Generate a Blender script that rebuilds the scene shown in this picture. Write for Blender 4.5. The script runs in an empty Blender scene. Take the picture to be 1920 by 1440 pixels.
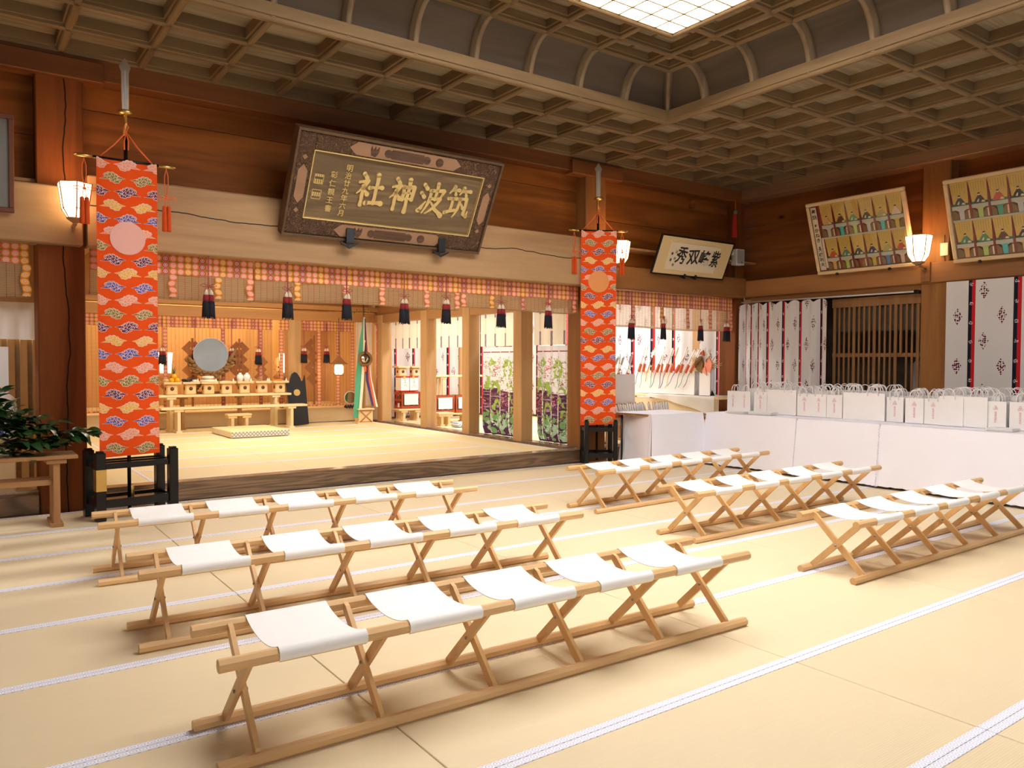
import bpy, math, random
from mathutils import Vector, Matrix, Euler, noise
PI=math.pi
R=math.radians
rnd=random.Random(7)
S=bpy.context.scene
COL=S.collection
# ------------------------------------------------------------------ camera, world, light, exposure
cam=bpy.data.cameras.new('camera'); camo=bpy.data.objects.new('camera',cam); COL.objects.link(camo)
cam.sensor_width=36.0; cam.lens=1455.76*36/1920; cam.clip_start=.05; cam.clip_end=200
_yaw,_pit,_rol=0.622356,0.028556,0.003059
_f=Vector((math.sin(_yaw)*math.cos(_pit),math.cos(_yaw)*math.cos(_pit),-math.sin(_pit)))
_r=Vector((math.cos(_yaw),-math.sin(_yaw),0)); _u=_r.cross(_f)
_r2=_r*math.cos(_rol)+_u*math.sin(_rol); _u2=-_r*math.sin(_rol)+_u*math.cos(_rol)
camo.matrix_world=Matrix(((_r2.x,_u2.x,-_f.x,0),(_r2.y,_u2.y,-_f.y,0),(_r2.z,_u2.z,-_f.z,1.5),(0,0,0,1)))
S.camera=camo
S.view_settings.view_transform='Standard'; S.view_settings.look='None'; S.view_settings.gamma=1
S.view_settings.exposure=0.12
S.view_settings.use_curve_mapping=False
S.cycles.use_denoising=True
S.cycles.max_bounces=8; S.cycles.diffuse_bounces=5; S.cycles.transparent_max_bounces=12
S.cycles.sample_clamp_indirect=6
w=bpy.data.worlds.new('world'); S.world=w; w.use_nodes=True
w.node_tree.nodes['Background'].inputs[0].default_value=(1,.97,.93,1)
w.node_tree.nodes['Background'].inputs[1].default_value=.55
SKYLIGHT=11.0; SCONCE=8.5
def light(kind,name,loc,power,color=(1,1,1),size=1,sy=None,rot=(0,0,0),angle=None):
    l=bpy.data.lights.new(name,kind); l.energy=power; l.color=color
    if kind=='AREA':
        l.size=size
        if sy: l.shape='RECTANGLE'; l.size_y=sy
    if kind=='SUN': l.angle=angle
    if kind=='POINT': l.shadow_soft_size=size
    o=bpy.data.objects.new(name,l); o.location=loc; o.rotation_euler=rot; COL.objects.link(o); return o
# low daylight from the open left side of the hall
sun=light('SUN','sun',(-6,6,4),2.4,(1,.97,.92),angle=R(2.5))
sun.rotation_euler=Vector((-1,-.04,.40)).to_track_quat('Z','Y').to_euler()
light('AREA','sanctum_ceiling_light',(4.3,12.4,3.1),185,(1,.90,.72),3.6,3.6)
light('AREA','side_room_light',(9.5,12.3,3.0),250,(1,.98,.94),2.4,4.6)
light('AREA','left_room_light',(-1.2,11.2,3.0),150,(1,.98,.94),2.4,2.4)
light('AREA','shrine_back_light',(4.3,17.6,3.0),160,(1,.72,.35),4,1.5)
# ------------------------------------------------------------------ node helpers
class E:
    def __init__(s,nt,k): s.nt=nt; s.k=k
    def _m(s,op,*a):
        n=s.nt.nodes.new('ShaderNodeMath'); n.operation=op
        for i,v in enumerate((s,)+a):
            if isinstance(v,E): s.nt.links.new(v.k,n.inputs[i])
            else: n.inputs[i].default_value=v
        return E(s.nt,n.outputs[0])
    def __add__(s,b): return s._m('ADD',b)
    def __radd__(s,b): return s._m('ADD',b)
    def __sub__(s,b): return s._m('SUBTRACT',b)
    def __rsub__(s,b): return (s*-1)+b
    def __mul__(s,b): return s._m('MULTIPLY',b)
    def __rmul__(s,b): return s._m('MULTIPLY',b)
    def __truediv__(s,b): return s._m('DIVIDE',b)
    def fract(s): return s._m('FRACT')
    def floor(s): return s._m('FLOOR')
    def abs(s): return s._m('ABSOLUTE')
    def sqrt(s): return s._m('SQRT')
    def sin(s): return s._m('SINE')
    def mod(s,b): return s._m('FLOORED_MODULO',b)
    def lt(s,b): return s._m('LESS_THAN',b)
    def gt(s,b): return s._m('GREATER_THAN',b)
    def mx(s,b): return s._m('MAXIMUM',b)
    def mn(s,b): return s._m('MINIMUM',b)
def newmat(name):
    m=bpy.data.materials.new(name); m.use_nodes=True; nt=m.node_tree
    return m,nt,nt.nodes['Principled BSDF']
def c4(c): return (c[0],c[1],c[2],1)
def coords(nt,kind='Object'):
    t=nt.nodes.new('ShaderNodeTexCoord'); s=nt.nodes.new('ShaderNodeSeparateXYZ')
    nt.links.new(t.outputs[kind],s.inputs[0])
    return E(nt,s.outputs[0]),E(nt,s.outputs[1]),E(nt,s.outputs[2])
def comb(nt,x,y,z):
    n=nt.nodes.new('ShaderNodeCombineXYZ')
    for i,v in enumerate((x,y,z)):
        if isinstance(v,E): nt.links.new(v.k,n.inputs[i])
        else: n.inputs[i].default_value=v
    return n.outputs[0]
def noi(nt,vec,scale,detail=3,dist=0,rough=.5):
    n=nt.nodes.new('ShaderNodeTexNoise'); n.inputs['Scale'].default_value=scale; n.inputs['Detail'].default_value=detail
    n.inputs['Distortion'].default_value=dist; n.inputs['Roughness'].default_value=rough
    if vec is not None: nt.links.new(vec,n.inputs['Vector'])
    return E(nt,n.outputs['Fac'])
def vor(nt,vec,scale,rand=1.0):
    n=nt.nodes.new('ShaderNodeTexVoronoi'); n.inputs['Scale'].default_value=scale; n.inputs['Randomness'].default_value=rand
    if vec is not None: nt.links.new(vec,n.inputs['Vector'])
    return E(nt,n.outputs['Distance'])
def mix(nt,f,a,b):
    n=nt.nodes.new('ShaderNodeMix'); n.data_type='RGBA'
    for i,v in ((0,f),(6,a),(7,b)):
        if isinstance(v,E): nt.links.new(v.k,n.inputs[i])
        elif hasattr(v,'is_output'): nt.links.new(v,n.inputs[i])
        elif isinstance(v,(int,float)): n.inputs[i].default_value=v
        else: n.inputs[i].default_value=c4(v)
    return n.outputs[2]
def setc(nt,p,col): nt.links.new(col,p.inputs['Base Color'])
def bump(nt,p,h,strength=.3,dist=.01):
    b=nt.nodes.new('ShaderNodeBump'); b.inputs['Strength'].default_value=strength; b.inputs['Distance'].default_value=dist
    nt.links.new(h.k if isinstance(h,E) else h,b.inputs['Height']); nt.links.new(b.outputs[0],p.inputs['Normal'])
def plain(name,c,rough=.6,metal=0,var=.08,scale=14,spec=.4,sheen=0):
    m,nt,p=newmat(name)
    x,y,z=coords(nt); n=noi(nt,comb(nt,x,y,z),scale,3)
    a=tuple(v*(1-var) for v in c); b=tuple(min(1,v*(1+var)) for v in c)
    setc(nt,p,mix(nt,n,a,b)); p.inputs['Roughness'].default_value=rough; p.inputs['Metallic'].default_value=metal
    p.inputs['Specular IOR Level'].default_value=spec
    return m
def wood(name,c1,c2,axis='x',sc=1.0,rough=.55,ring=1.0,knots=0,bmp=.15,spec=.35,crack=0):
    """grain runs along the local axis named"""
    m,nt,p=newmat(name)
    x,y,z=coords(nt)
    oi=nt.nodes.new('ShaderNodeObjectInfo'); r=E(nt,oi.outputs['Random'])
    k={'x':(.09,1,1),'y':(1,.09,1),'z':(1,1,.09)}[axis]
    v=comb(nt,(x*k[0]+r*13)*sc,(y*k[1]+r*7)*sc,(z*k[2]+r*5)*sc)
    big=noi(nt,v,2.2,3,.6)
    g=(big*26*ring).sin()*.5+.5
    fine=noi(nt,v,38,4,0,.65)
    lo=noi(nt,comb(nt,x*.5+r*3,y*.5,z*.5),1.3,2)
    t=g*.38+fine*.42+lo*.3-.08
    col=mix(nt,t,c1,c2)
    if knots:
        kv={'x':comb(nt,x*.5+r*9,y,z),'y':comb(nt,x,y*.5+r*9,z),'z':comb(nt,x,y,z*.5+r*9)}[axis]
        d=vor(nt,kv,knots,1)
        kk=(d*-22+1.15).mx(0).mn(1)
        col=mix(nt,kk,col,tuple(q*.28 for q in c1))
    if crack:
        cv={'x':(z,x),'y':(z,y),'z':(x,z)}[axis]
        n2=noi(nt,comb(nt,cv[1]*.6,0,0),1.5,4)
        dd=((cv[0]-crack)-(n2-.5)*.22).abs().lt(.006)
        col=mix(nt,dd,col,(.015,.008,.004))
    setc(nt,p,col); p.inputs['Roughness'].default_value=rough; p.inputs['Specular IOR Level'].default_value=spec
    bump(nt,p,g*.3+fine,bmp,.004)
    return m
M={}
M['wall']=wood('wall_boards',(.12,.034,.006),(.42,.14,.026),'x',.8,.6,1.1,knots=1.1,spec=.15)
M['wall_y']=wood('wall_boards_side',(.09,.027,.006),(.30,.098,.020),'y',.8,.6,1.1,knots=1.1,spec=.15)
M['pillar']=wood('pillar_wood',(.095,.030,.007),(.28,.088,.020),'z',1,.6,.8,crack=0,spec=.15)
M['pillar_l']=wood('pillar_wood_cracked',(.105,.031,.007),(.30,.092,.020),'z',1,.6,.8,crack=.9,spec=.15)
M['pillar_r']=wood('pillar_wood_pale',(.19,.078,.022),(.40,.18,.055),'z',1,.6,.8,spec=.2)
M['beam']=wood('tie_beam_wood',(.26,.145,.065),(.55,.35,.18),'x',.7,.6,.7,knots=2.2,crack=0)
M['beam_cr']=wood('tie_beam_wood_cracked',(.26,.14,.062),(.56,.36,.185),'x',.7,.6,.7,knots=2.4,crack=3.03)
M['beam_o']=wood('tie_beam_orange',(.17,.068,.018),(.38,.165,.052),'x',.7,.55,.8,knots=1.4)
M['beam_y']=wood('tie_beam_side',(.20,.082,.024),(.45,.205,.07),'y',.7,.55,.8,knots=1.2)
M['top_x']=wood('top_plate',(.10,.032,.008),(.28,.10,.026),'x',.8,.55)
M['top_y']=wood('top_plate_side',(.19,.095,.045),(.34,.19,.10),'y',.8,.55)
M['kerb']=wood('kerb_dark_wood',(.022,.012,.008),(.36,.22,.12),'x',1.5,.28,3.2,bmp=.1,spec=.6)
M['kerbtop']=wood('kerb_top_wood',(.16,.10,.065),(.30,.20,.13),'x',1.2,.2,1,bmp=.05,spec=.7)
M['rib_x']=wood('coffer_rib_x',(.125,.078,.038),(.275,.185,.092),'x',1.6,.6,.7,spec=.2)
M['rib_y']=wood('coffer_rib_y',(.125,.078,.038),(.275,.185,.092),'y',1.6,.6,.7,spec=.2)
M['rib_z']=wood('coffer_rib_z',(.14,.095,.056),(.28,.205,.125),'z',1.6,.5,.7)
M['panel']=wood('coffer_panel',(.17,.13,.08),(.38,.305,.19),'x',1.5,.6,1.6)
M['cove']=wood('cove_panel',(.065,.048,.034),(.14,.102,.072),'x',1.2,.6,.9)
M['post']=wood('inner_post_wood',(.40,.22,.09),(.62,.39,.18),'z',1,.5,.7)
M['lint']=wood('inner_lintel_wood',(.42,.20,.07),(.62,.34,.13),'x',1,.5,.8)
M['linty']=wood('inner_lintel_wood_y',(.34,.17,.07),(.52,.29,.12),'y',1,.5,.8)
M['sill']=wood('sill_wood',(.50,.36,.2),(.70,.55,.34),'x',1,.6,1.2)
M['beech']=wood('stool_wood',(.62,.36,.15),(.80,.54,.28),'x',2.5,.42,.5,bmp=.05,spec=.4)
M['beech_z']=wood('stool_leg_wood',(.60,.34,.13),(.78,.51,.25),'z',2.5,.42,.5,bmp=.05,spec=.4)
M['hinoki']=wood('pale_altar_wood',(.80,.66,.42),(.92,.80,.56),'x',2,.5,.4,bmp=.04)
M['hinoki_z']=wood('pale_altar_wood_z',(.78,.62,.38),(.90,.77,.52),'z',2,.5,.4,bmp=.04)
M['sanbo']=wood('offering_stand_wood',(.74,.52,.27),(.86,.66,.38),'x',2,.5,.5,bmp=.04)
M['midwood']=wood('mid_brown_wood',(.34,.18,.07),(.52,.31,.14),'x',2,.5,.7)
M['tblwood']=wood('leaf_table_wood',(.30,.14,.05),(.46,.25,.11),'x',2,.45,.7)
M['tblwood_z']=wood('leaf_table_leg_wood',(.30,.13,.045),(.46,.24,.10),'z',2,.45,.7)
M['lattice']=wood('lattice_wood',(.20,.095,.035),(.34,.175,.068),'z',2,.5,.7)
M['slat']=wood('tall_slat_wood',(.45,.26,.10),(.66,.42,.19),'z',1,.5,.7)
M['signwood']=wood('sign_board_wood',(.10,.062,.032),(.26,.185,.10),'x',1.5,.55,1.8)
M['signframe']=wood('sign_frame_wood',(.06,.03,.018),(.15,.082,.05),'x',3,.5,1.8,bmp=.6)
def mk_carved():
    m,nt,p=newmat('carved_frame_wood'); x,y,z=coords(nt); v=comb(nt,x,y,z)
    n=noi(nt,v,13,2,2.4); sw=(n*34).sin()*.5+.5
    setc(nt,p,mix(nt,sw,(.070,.033,.017),(.22,.12,.062))); p.inputs['Roughness'].default_value=.5
    bump(nt,p,sw,1.0,.012); return m
M['carvedframe']=mk_carved()
M['signedge']=wood('sign_edge_wood',(.08,.045,.022),(.16,.09,.045),'x',2,.5,1)
M['signinlay']=wood('sign_inlay_wood',(.27,.15,.088),(.38,.22,.13),'x',2,.55,.6)
M['picframe']=wood('picture_frame_wood',(.62,.42,.22),(.80,.58,.34),'x',2,.45,.6)
M['carved']=wood('carved_stand_wood',(.16,.08,.03),(.36,.2,.08),'x',8,.5,2,bmp=1)
M['black']=plain('black_lacquer',(.007,.007,.008),.25,0,.2,spec=.35)
M['iron']=plain('dark_iron',(.03,.032,.04),.45,.5,.2)
M['brass']=plain('brass',(.72,.50,.16),.3,.9,.12)
M['gold']=plain('gold_leaf',(.74,.57,.25),.42,.55,.1,30)
M['blade']=plain('dull_blade',(.36,.31,.25),.4,.5,.1)
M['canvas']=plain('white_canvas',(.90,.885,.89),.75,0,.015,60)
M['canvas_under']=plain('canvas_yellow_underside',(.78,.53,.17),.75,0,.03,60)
M['bolt']=plain('steel_bolt',(.3,.29,.28),.35,.8)
M['white_paper']=plain('white_paper',(.86,.85,.85),.6,0,.02)
M['bag']=plain('bag_paper',(.84,.815,.80),.4,0,.035,6)
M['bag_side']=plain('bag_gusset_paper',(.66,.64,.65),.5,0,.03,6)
M['handle']=plain('paper_twist_handle',(.88,.85,.86),.6,0,.02)
M['pinkprint']=plain('pink_print',(.84,.50,.54),.6,0,.02)
M['cloth']=plain('white_tablecloth',(.88,.88,.98),.8,0,.015,3)
M['orange']=plain('orange_silk',(.80,.085,.010),.75,0,.06,spec=.1)
M['cord_o']=plain('orange_cord',(.80,.16,.04),.55,0,.1,80)
M['tas_o']=plain('orange_tassel',(.60,.085,.018),.8,0,.15,60,spec=.08)
M['tas_red']=plain('dark_red_fringe',(.26,.02,.025),.8,0,.2,60)
M['tas_blk']=plain('black_fringe',(.012,.012,.02),.8,0,.3,60)
M['tas_wht']=plain('cream_fringe',(.72,.62,.48),.8,0,.1,60)
M['cord_r']=plain('mauve_red_cord',(.33,.07,.08),.7,0,.2,60)
M['pink_line']=plain('pale_pink_weave',(.90,.60,.50),.7,0,.03)
M['c_olive']=plain('olive_weave',(.25,.21,.03),.7,0,.06,spec=.08)
M['c_purple']=plain('purple_weave',(.11,.03,.13),.7,0,.06,spec=.08)
M['c_yellow']=plain('yellow_weave',(.86,.47,.06),.7,0,.06,spec=.08)
M['c_blue']=plain('blue_weave',(.10,.11,.42),.7,0,.06,spec=.08)
M['c_salmon']=plain('salmon_weave',(.86,.32,.22),.7,0,.06,spec=.08)
M['disc_pink']=plain('pink_disc',(.80,.42,.36),.6,0,.05,5)
M['disc_orange']=plain('orange_disc',(.78,.30,.09),.6,0,.03,5)
M['leaf']=plain('evergreen_leaf',(.018,.058,.015),.28,0,.35,9,.6)
M['leaf2']=plain('light_green_leaf',(.07,.19,.035),.35,0,.25,9,.5)
M['twig']=plain('brown_twig',(.09,.05,.025),.7)
M['ink']=plain('black_ink',(.02,.018,.016),.6)
M['ink2']=plain('faded_ink',(.22,.15,.05),.6)
M['cream']=plain('cream_mount',(.75,.56,.28),.7,0,.04,50)
M['cream2']=plain('cream_paper',(.80,.68,.48),.7,0,.04,20)
M['spkw']=plain('white_plastic',(.62,.58,.55),.5)
M['spkg']=plain('grey_grille',(.30,.28,.26),.7)
M['card']=plain('gold_card',(.72,.49,.12),.45,.1,.1,5)
M['maroon']=plain('maroon_lining',(.28,.035,.03),.6)
M['tier']=plain('pale_grey_tier',(.58,.53,.42),.6)
M['arch']=plain('brown_arch',(.25,.14,.05),.6)
M['skin']=plain('painted_skin',(.80,.66,.5),.6)
M['green']=plain('painted_green',(.035,.14,.07),.6)
M['green2']=plain('mid_green_robe',(.10,.27,.14),.6)
M['navy']=plain('navy_robe',(.06,.08,.12),.6)
M['robe_k']=plain('charcoal_robe',(.045,.04,.045),.6)
M['robe_o']=plain('peach_robe',(.72,.40,.17),.6)
M['robe_b']=plain('brown_robe',(.14,.05,.025),.6)
M['robe_p']=plain('pale_pink_robe',(.80,.58,.46),.6)
M['robe_r']=plain('red_robe',(.60,.09,.04),.6)
M['robe_y']=plain('olive_yellow_robe',(.48,.42,.15),.6)
M['turq']=plain('turquoise',(.10,.56,.55),.6)
M['lime']=plain('lime_green',(.52,.62,.18),.6)
M['mint']=plain('mint_green',(.09,.42,.26),.6)
M['yellow']=plain('yellow_strip',(.70,.50,.10),.6)
M['blue']=plain('blue_strip',(.10,.25,.48),.6)
M['lorange']=plain('light_orange_strip',(.75,.42,.14),.6)
M['red']=plain('bright_red',(.60,.03,.02),.6)
M['crate']=plain('brown_red_crate',(.36,.065,.022),.45)
M['ceramic']=plain('white_ceramic',(.88,.88,.90),.2,0,.01,5,.6)
M['citrus']=plain('orange_fruit',(.90,.46,.01),.45)
M['mochi']=plain('rice_cake',(.88,.82,.70),.6,0,.02)
M['kelp']=plain('dark_kelp',(.015,.018,.025),.35)
M['root']=plain('straw_root',(.62,.45,.2),.8)
M['carrot']=plain('carrot',(.80,.25,.03),.6)
M['pine']=plain('pineapple_skin',(.50,.28,.04),.7,0,.5,30)
M['cement']=plain('plaster',(.62,.5,.33),.8)
M['straw']=plain('straw_rope',(.60,.62,.36),.85,0,.2,60)
M['purple']=plain('purple_ribbon',(.07,.03,.12),.6)
M['whiteribbon']=plain('cream_ribbon',(.84,.78,.62),.6)
M['redribbon']=plain('orange_red_ribbon',(.62,.13,.05),.6)
M['darkgap']=plain('dark_void',(.01,.008,.006),.9)
M['cover_black']=plain('blue_black_lacquer',(.015,.02,.03),.35,0,.2,spec=.6)
M['gohei']=plain('brown_folded_paper',(.30,.13,.045),.7)
M['zinc']=plain('grey_cylinder',(.4,.42,.48),.4)
def mk_mirror():
    m,nt,p=newmat('polished_mirror'); p.inputs['Metallic'].default_value=1; p.inputs['Roughness'].default_value=.12
    x,y,z=coords(nt); setc(nt,p,mix(nt,noi(nt,comb(nt,x,y,z),3,2),(.50,.47,.42),(.70,.67,.62)))
    return m
M['mirror']=mk_mirror()
def mk_glass():
    m,nt,p=newmat('picture_glass'); p.inputs['Base Color'].default_value=(1,1,1,1)
    t=nt.nodes.new('ShaderNodeBsdfTransparent'); g=nt.nodes.new('ShaderNodeBsdfGlossy'); g.inputs['Roughness'].default_value=.03
    mx=nt.nodes.new('ShaderNodeMixShader'); fr=nt.nodes.new('ShaderNodeFresnel'); fr.inputs['IOR'].default_value=1.35
    nt.links.new(fr.outputs[0],mx.inputs[0]); nt.links.new(t.outputs[0],mx.inputs[1]); nt.links.new(g.outputs[0],mx.inputs[2])
    nt.links.new(mx.outputs[0],nt.nodes['Material Output'].inputs[0]); return m
M['glass']=mk_glass()
def emis(name,c,s):
    m,nt,p=newmat(name); p.inputs['Base Color'].default_value=c4(c); p.inputs['Emission Color'].default_value=c4(c)
    x,y,z=coords(nt); n=noi(nt,comb(nt,x,y,z),2,1)
    e=mix(nt,n,tuple(v*.96 for v in c),c); nt.links.new(e,p.inputs['Emission Color'])
    p.inputs['Emission Strength'].default_value=s; return m
M['sky']=emis('skylight_pane',(1,.965,.92),SKYLIGHT)
M['lampglass']=emis('lamp_paper',(1,.69,.37),SCONCE)
M['lantern_glow']=emis('hanging_lantern_glow',(1,.8,.45),12)
M['backglow']=emis('back_lamp',(1,.80,.46),9)
def mk_tatami(name,c1,c2,ax=1):
    m,nt,p=newmat(name); x,y,z=coords(nt)
    oi=nt.nodes.new('ShaderNodeObjectInfo'); r=E(nt,oi.outputs['Random'])
    a,b=(x,y) if ax else (y,x)
    n=noi(nt,comb(nt,a*4+r*9,b*160,0),1,3)
    rib=(b*(2*PI/.0105)).sin()*.5+.5
    lo=noi(nt,comb(nt,x+r*20,y,z),1.5,3)
    t=n*.35+rib*.12+lo*.3+r*.25
    setc(nt,p,mix(nt,t,c1,c2)); p.inputs['Roughness'].default_value=.55; p.inputs['Specular IOR Level'].default_value=.35
    bump(nt,p,rib,.25,.002); return m
M['tatami']=mk_tatami('tatami_rush',(.65,.525,.34),(.81,.69,.475))
M['tatami2']=mk_tatami('tatami_rush_inner',(.72,.58,.30),(.84,.72,.42))
M['tatami3']=mk_tatami('tatami_rush_inner_turned',(.72,.58,.30),(.84,.72,.42),0)
def mk_heri(name,ax):
    m,nt,p=newmat(name); x,y,z=coords(nt)
    a,b=(x,y) if ax else (y,x)
    u=(a/.036).fract()-.5; v=(b/.036+.5).fract()-.5
    d=(u*u+v*v).sqrt(); ring=(d-.36).abs().lt(.07); mid=d.lt(.13)
    dia=((u.abs()-.5).abs()+(v.abs()-.5).abs()).lt(.2)
    t=ring.mx(mid).mx(dia)
    setc(nt,p,mix(nt,t,(.86,.86,.93),(.58,.59,.78))); p.inputs['Roughness'].default_value=.7; return m
M['heri']=mk_heri('tatami_border_weave',1); M['heri_y']=mk_heri('tatami_border_weave_turned',0)
def mk_band(name,dark=1.0):
    m,nt,p=newmat(name); x,y,z=coords(nt,'UV')      # uv in metres
    P=.075
    cu=(x/P); ci=cu.floor(); u=cu.fract()-.5; v=(y/.068).fract()-.5
    d=(u*u+v*v*.9).sqrt(); disc=d.lt(.43); ring=(d-.24).abs().lt(.04); inner=d.lt(.10)
    k=ci.mod(5)
    yel=k.gt(1.5)*k.lt(2.5); pur=k.gt(3.5)
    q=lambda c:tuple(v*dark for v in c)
    base=mix(nt,yel,q((.85,.30,.19)),q((.86,.42,.04))); base=mix(nt,pur,base,q((.42,.08,.12)))
    pale=mix(nt,ring.mx(inner),base,q((.92,.62,.50)))
    bg=mix(nt,noi(nt,None,4,1),q((.66,.14,.02)),q((.74,.20,.03)))
    uu=(cu+.5).fract()-.5; vv=(y/.068+.5).fract()-.5
    dia=(uu.abs()+vv.abs()).lt(.22)
    bg=mix(nt,dia,bg,q((.22,.24,.02)))
    setc(nt,p,mix(nt,disc,bg,pale)); p.inputs['Roughness'].default_value=.75; return m
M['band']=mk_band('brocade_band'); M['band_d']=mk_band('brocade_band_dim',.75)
def mk_sudare(name,c,alpha,thr=1):
    m,nt,p=newmat(name); x,y,z=coords(nt,'UV')
    sl=(y/.011).fract(); th=(x/.07).fract().lt(.07)
    n=noi(nt,comb(nt,x*2,y*60,0),1,2)
    col=mix(nt,n,tuple(v*.75 for v in c),c); col=mix(nt,th,col,(.35,.07,.04))
    setc(nt,p,col); p.inputs['Roughness'].default_value=.5
    tr=nt.nodes.new('ShaderNodeBsdfTransparent'); tl=nt.nodes.new('ShaderNodeBsdfTranslucent')
    nt.links.new(col,tl.inputs[0])
    a1=nt.nodes.new('ShaderNodeMixShader'); a1.inputs[0].default_value=.35
    nt.links.new(p.outputs[0],a1.inputs[1]); nt.links.new(tl.outputs[0],a1.inputs[2])
    mx=nt.nodes.new('ShaderNodeMixShader')
    f=(sl.gt(.35)*.35+(alpha-.2)).mx(th).mn(1)
    nt.links.new(f.k,mx.inputs[0]); nt.links.new(tr.outputs[0],mx.inputs[1]); nt.links.new(a1.outputs[0],mx.inputs[2])
    nt.links.new(mx.outputs[0],nt.nodes['Material Output'].inputs[0]); return m
M['sudare']=mk_sudare('split_bamboo_blind',(.62,.44,.24),.62)
M['sudare_roll']=mk_sudare('rolled_bamboo_blind',(.62,.42,.22),1.2)
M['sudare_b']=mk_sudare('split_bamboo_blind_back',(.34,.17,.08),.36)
def fabric(nt,p,col,tl=.3):
    setc(nt,p,col); p.inputs['Roughness'].default_value=.8; p.inputs['Specular IOR Level'].default_value=.2
    t=nt.nodes.new('ShaderNodeBsdfTranslucent'); nt.links.new(col,t.inputs[0])
    mx=nt.nodes.new('ShaderNodeMixShader'); mx.inputs[0].default_value=tl
    nt.links.new(p.outputs[0],mx.inputs[1]); nt.links.new(t.outputs[0],mx.inputs[2])
    nt.links.new(mx.outputs[0],nt.nodes['Material Output'].inputs[0])
def mk_stripe(name,per=.56,off=0.0,tl=.25):
    m,nt,p=newmat(name); x,y,z=coords(nt,'UV')
    u=(x+off).mod(per)
    blk=u.lt(.046); red=u.gt(.046)*u.lt(.092)
    col=mix(nt,blk,(.80,.77,.76),(.012,.014,.03)); col=mix(nt,red,col,(.62,.02,.025))
    # small white sprigs on the stripe
    v=(y/.26).fract()-.5; su=(u-.037)/.26
    sp=((su*su+v*v).sqrt().lt(.10))*noi(nt,comb(nt,x,y,0),70,1).gt(.52)
    col=mix(nt,sp,col,(.8,.72,.74))
    # lozenges made of dots, two staggered columns between stripes
    lz=None
    for cx,oy in ((.20,0.0),(.42,.5)):
        dx=(u-cx)/.062; vv=((y/.68+oy).fract()-.5)*(.68/.12)
        l=(dx.abs()+vv.abs()).lt(1.0); lz=l if lz is None else lz.mx(l)
    dots=vor(nt,comb(nt,x,y,0),36,.45).lt(.46)
    col=mix(nt,lz*dots,col,(.13,.012,.03))
    fabric(nt,p,col,tl); return m
M['stripe']=mk_stripe('striped_crest_curtain',tl=.2)
def mk_floral():
    m,nt,p=newmat('pine_and_plum_curtain'); x,y,z=coords(nt,'UV')   # x width 0..1.6, y height 0..1.6
    v=comb(nt,x,y,0)
    hz=(x*5).sin()*.035+.80
    low=y.lt(hz)
    base=mix(nt,low,(.78,.76,.80),(.085,.03,.075))
    mist=(noi(nt,comb(nt,x*2.2,y*13,0),2.2,2).gt(.60))*low*y.gt(.18)
    base=mix(nt,mist,base,(.36,.24,.36))
    yj=y+(noi(nt,v,7,2)-.5)*.30; xj=x+(noi(nt,comb(nt,y,x,0),6,2)-.5)*.30
    def blob(scale,thr,seed,c,y0,y1,base,small=26,sthr=.45,u0=None,u1=None,per=.62):
        n=noi(nt,comb(nt,x+seed,y+seed*.7,0),scale,1)
        a=n.gt(thr)*yj.gt(y0)*yj.lt(y1)
        if u0 is not None:
            uu=xj.mod(per); a=a*uu.gt(u0)*uu.lt(u1)
        d=vor(nt,v,small,.8).lt(sthr)
        return mix(nt,a*d,base,c)
    base=blob(4.5,.44,3.1,(.34,.50,.12),.84,1.35,base,9,.62,.10,.40)
    base=blob(5,.46,8.2,(.30,.44,.10),.30,.95,base,9,.62,.34,.60)
    base=blob(6,.46,5.2,(.16,.33,.13),.0,.42,base,9,.60)
    base=blob(5,.52,1.2,(.36,.50,.36),.0,.40,base,10,.6)
    base=blob(5,.45,2.7,(.62,.03,.07),.98,1.34,base,34,.42,.42,.62)
    base=blob(5,.46,7.7,(.72,.20,.26),.48,.80,base,34,.40,.02,.34)
    base=blob(6,.50,9.7,(.82,.82,.86),.02,.34,base,36,.38,.38,.62)
    tw=((noi(nt,comb(nt,x*2+4,y*5,0),2.5,2)-.5).abs().lt(.012))*y.gt(.3)*y.lt(1.3)
    base=mix(nt,tw,base,(.28,.16,.06))
    u=(x+.02).mod(.30).lt(.045)
    cordc=mix(nt,noi(nt,comb(nt,x,y,0),24,2).gt(.52),(.80,.80,.78),(.26,.34,.16))
    cordc=mix(nt,y.gt(1.38),cordc,(.78,.76,.80))
    base=mix(nt,u,base,cordc)
    br=((y-1.46).abs().lt(.010))*(x/.3).fract().gt(.12)
    base=mix(nt,br,base,(.30,.12,.12))
    hem=y.lt(.03); base=mix(nt,hem,base,(.07,.02,.06))
    fabric(nt,p,base,.3); return m
M['floral']=mk_floral()
def mk_kicho():
    m,nt,p=newmat('cream_hanging_with_ribbons'); x,y,z=coords(nt,'UV')
    base=mix(nt,noi(nt,None,9,1),(.82,.76,.60),(.88,.84,.70))
    u=x.mod(.34); rib=u.gt(.14)*u.lt(.195)
    base=mix(nt,rib,base,(.80,.68,.50))
    k=((y.gt(.50)).mx(y.lt(.22)))*u.gt(.14)*u.lt(.195)*y.lt(.62)
    z1=(((y*60)+(u*260)).sin()).gt(0).k; z1=E(nt,z1)
    base=mix(nt,k,base,mix(nt,z1,(.12,.06,.14),(.45,.36,.42)))
    fabric(nt,p,base,.35); return m
M['kicho']=mk_kicho()
def mk_white_drape():
    m,nt,p=newmat('plain_white_drape'); x,y,z=coords(nt)
    fabric(nt,p,mix(nt,noi(nt,comb(nt,x,y,z),5,2),(.74,.71,.66),(.84,.82,.78)),.35); return m
M['drape']=mk_white_drape()
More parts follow.
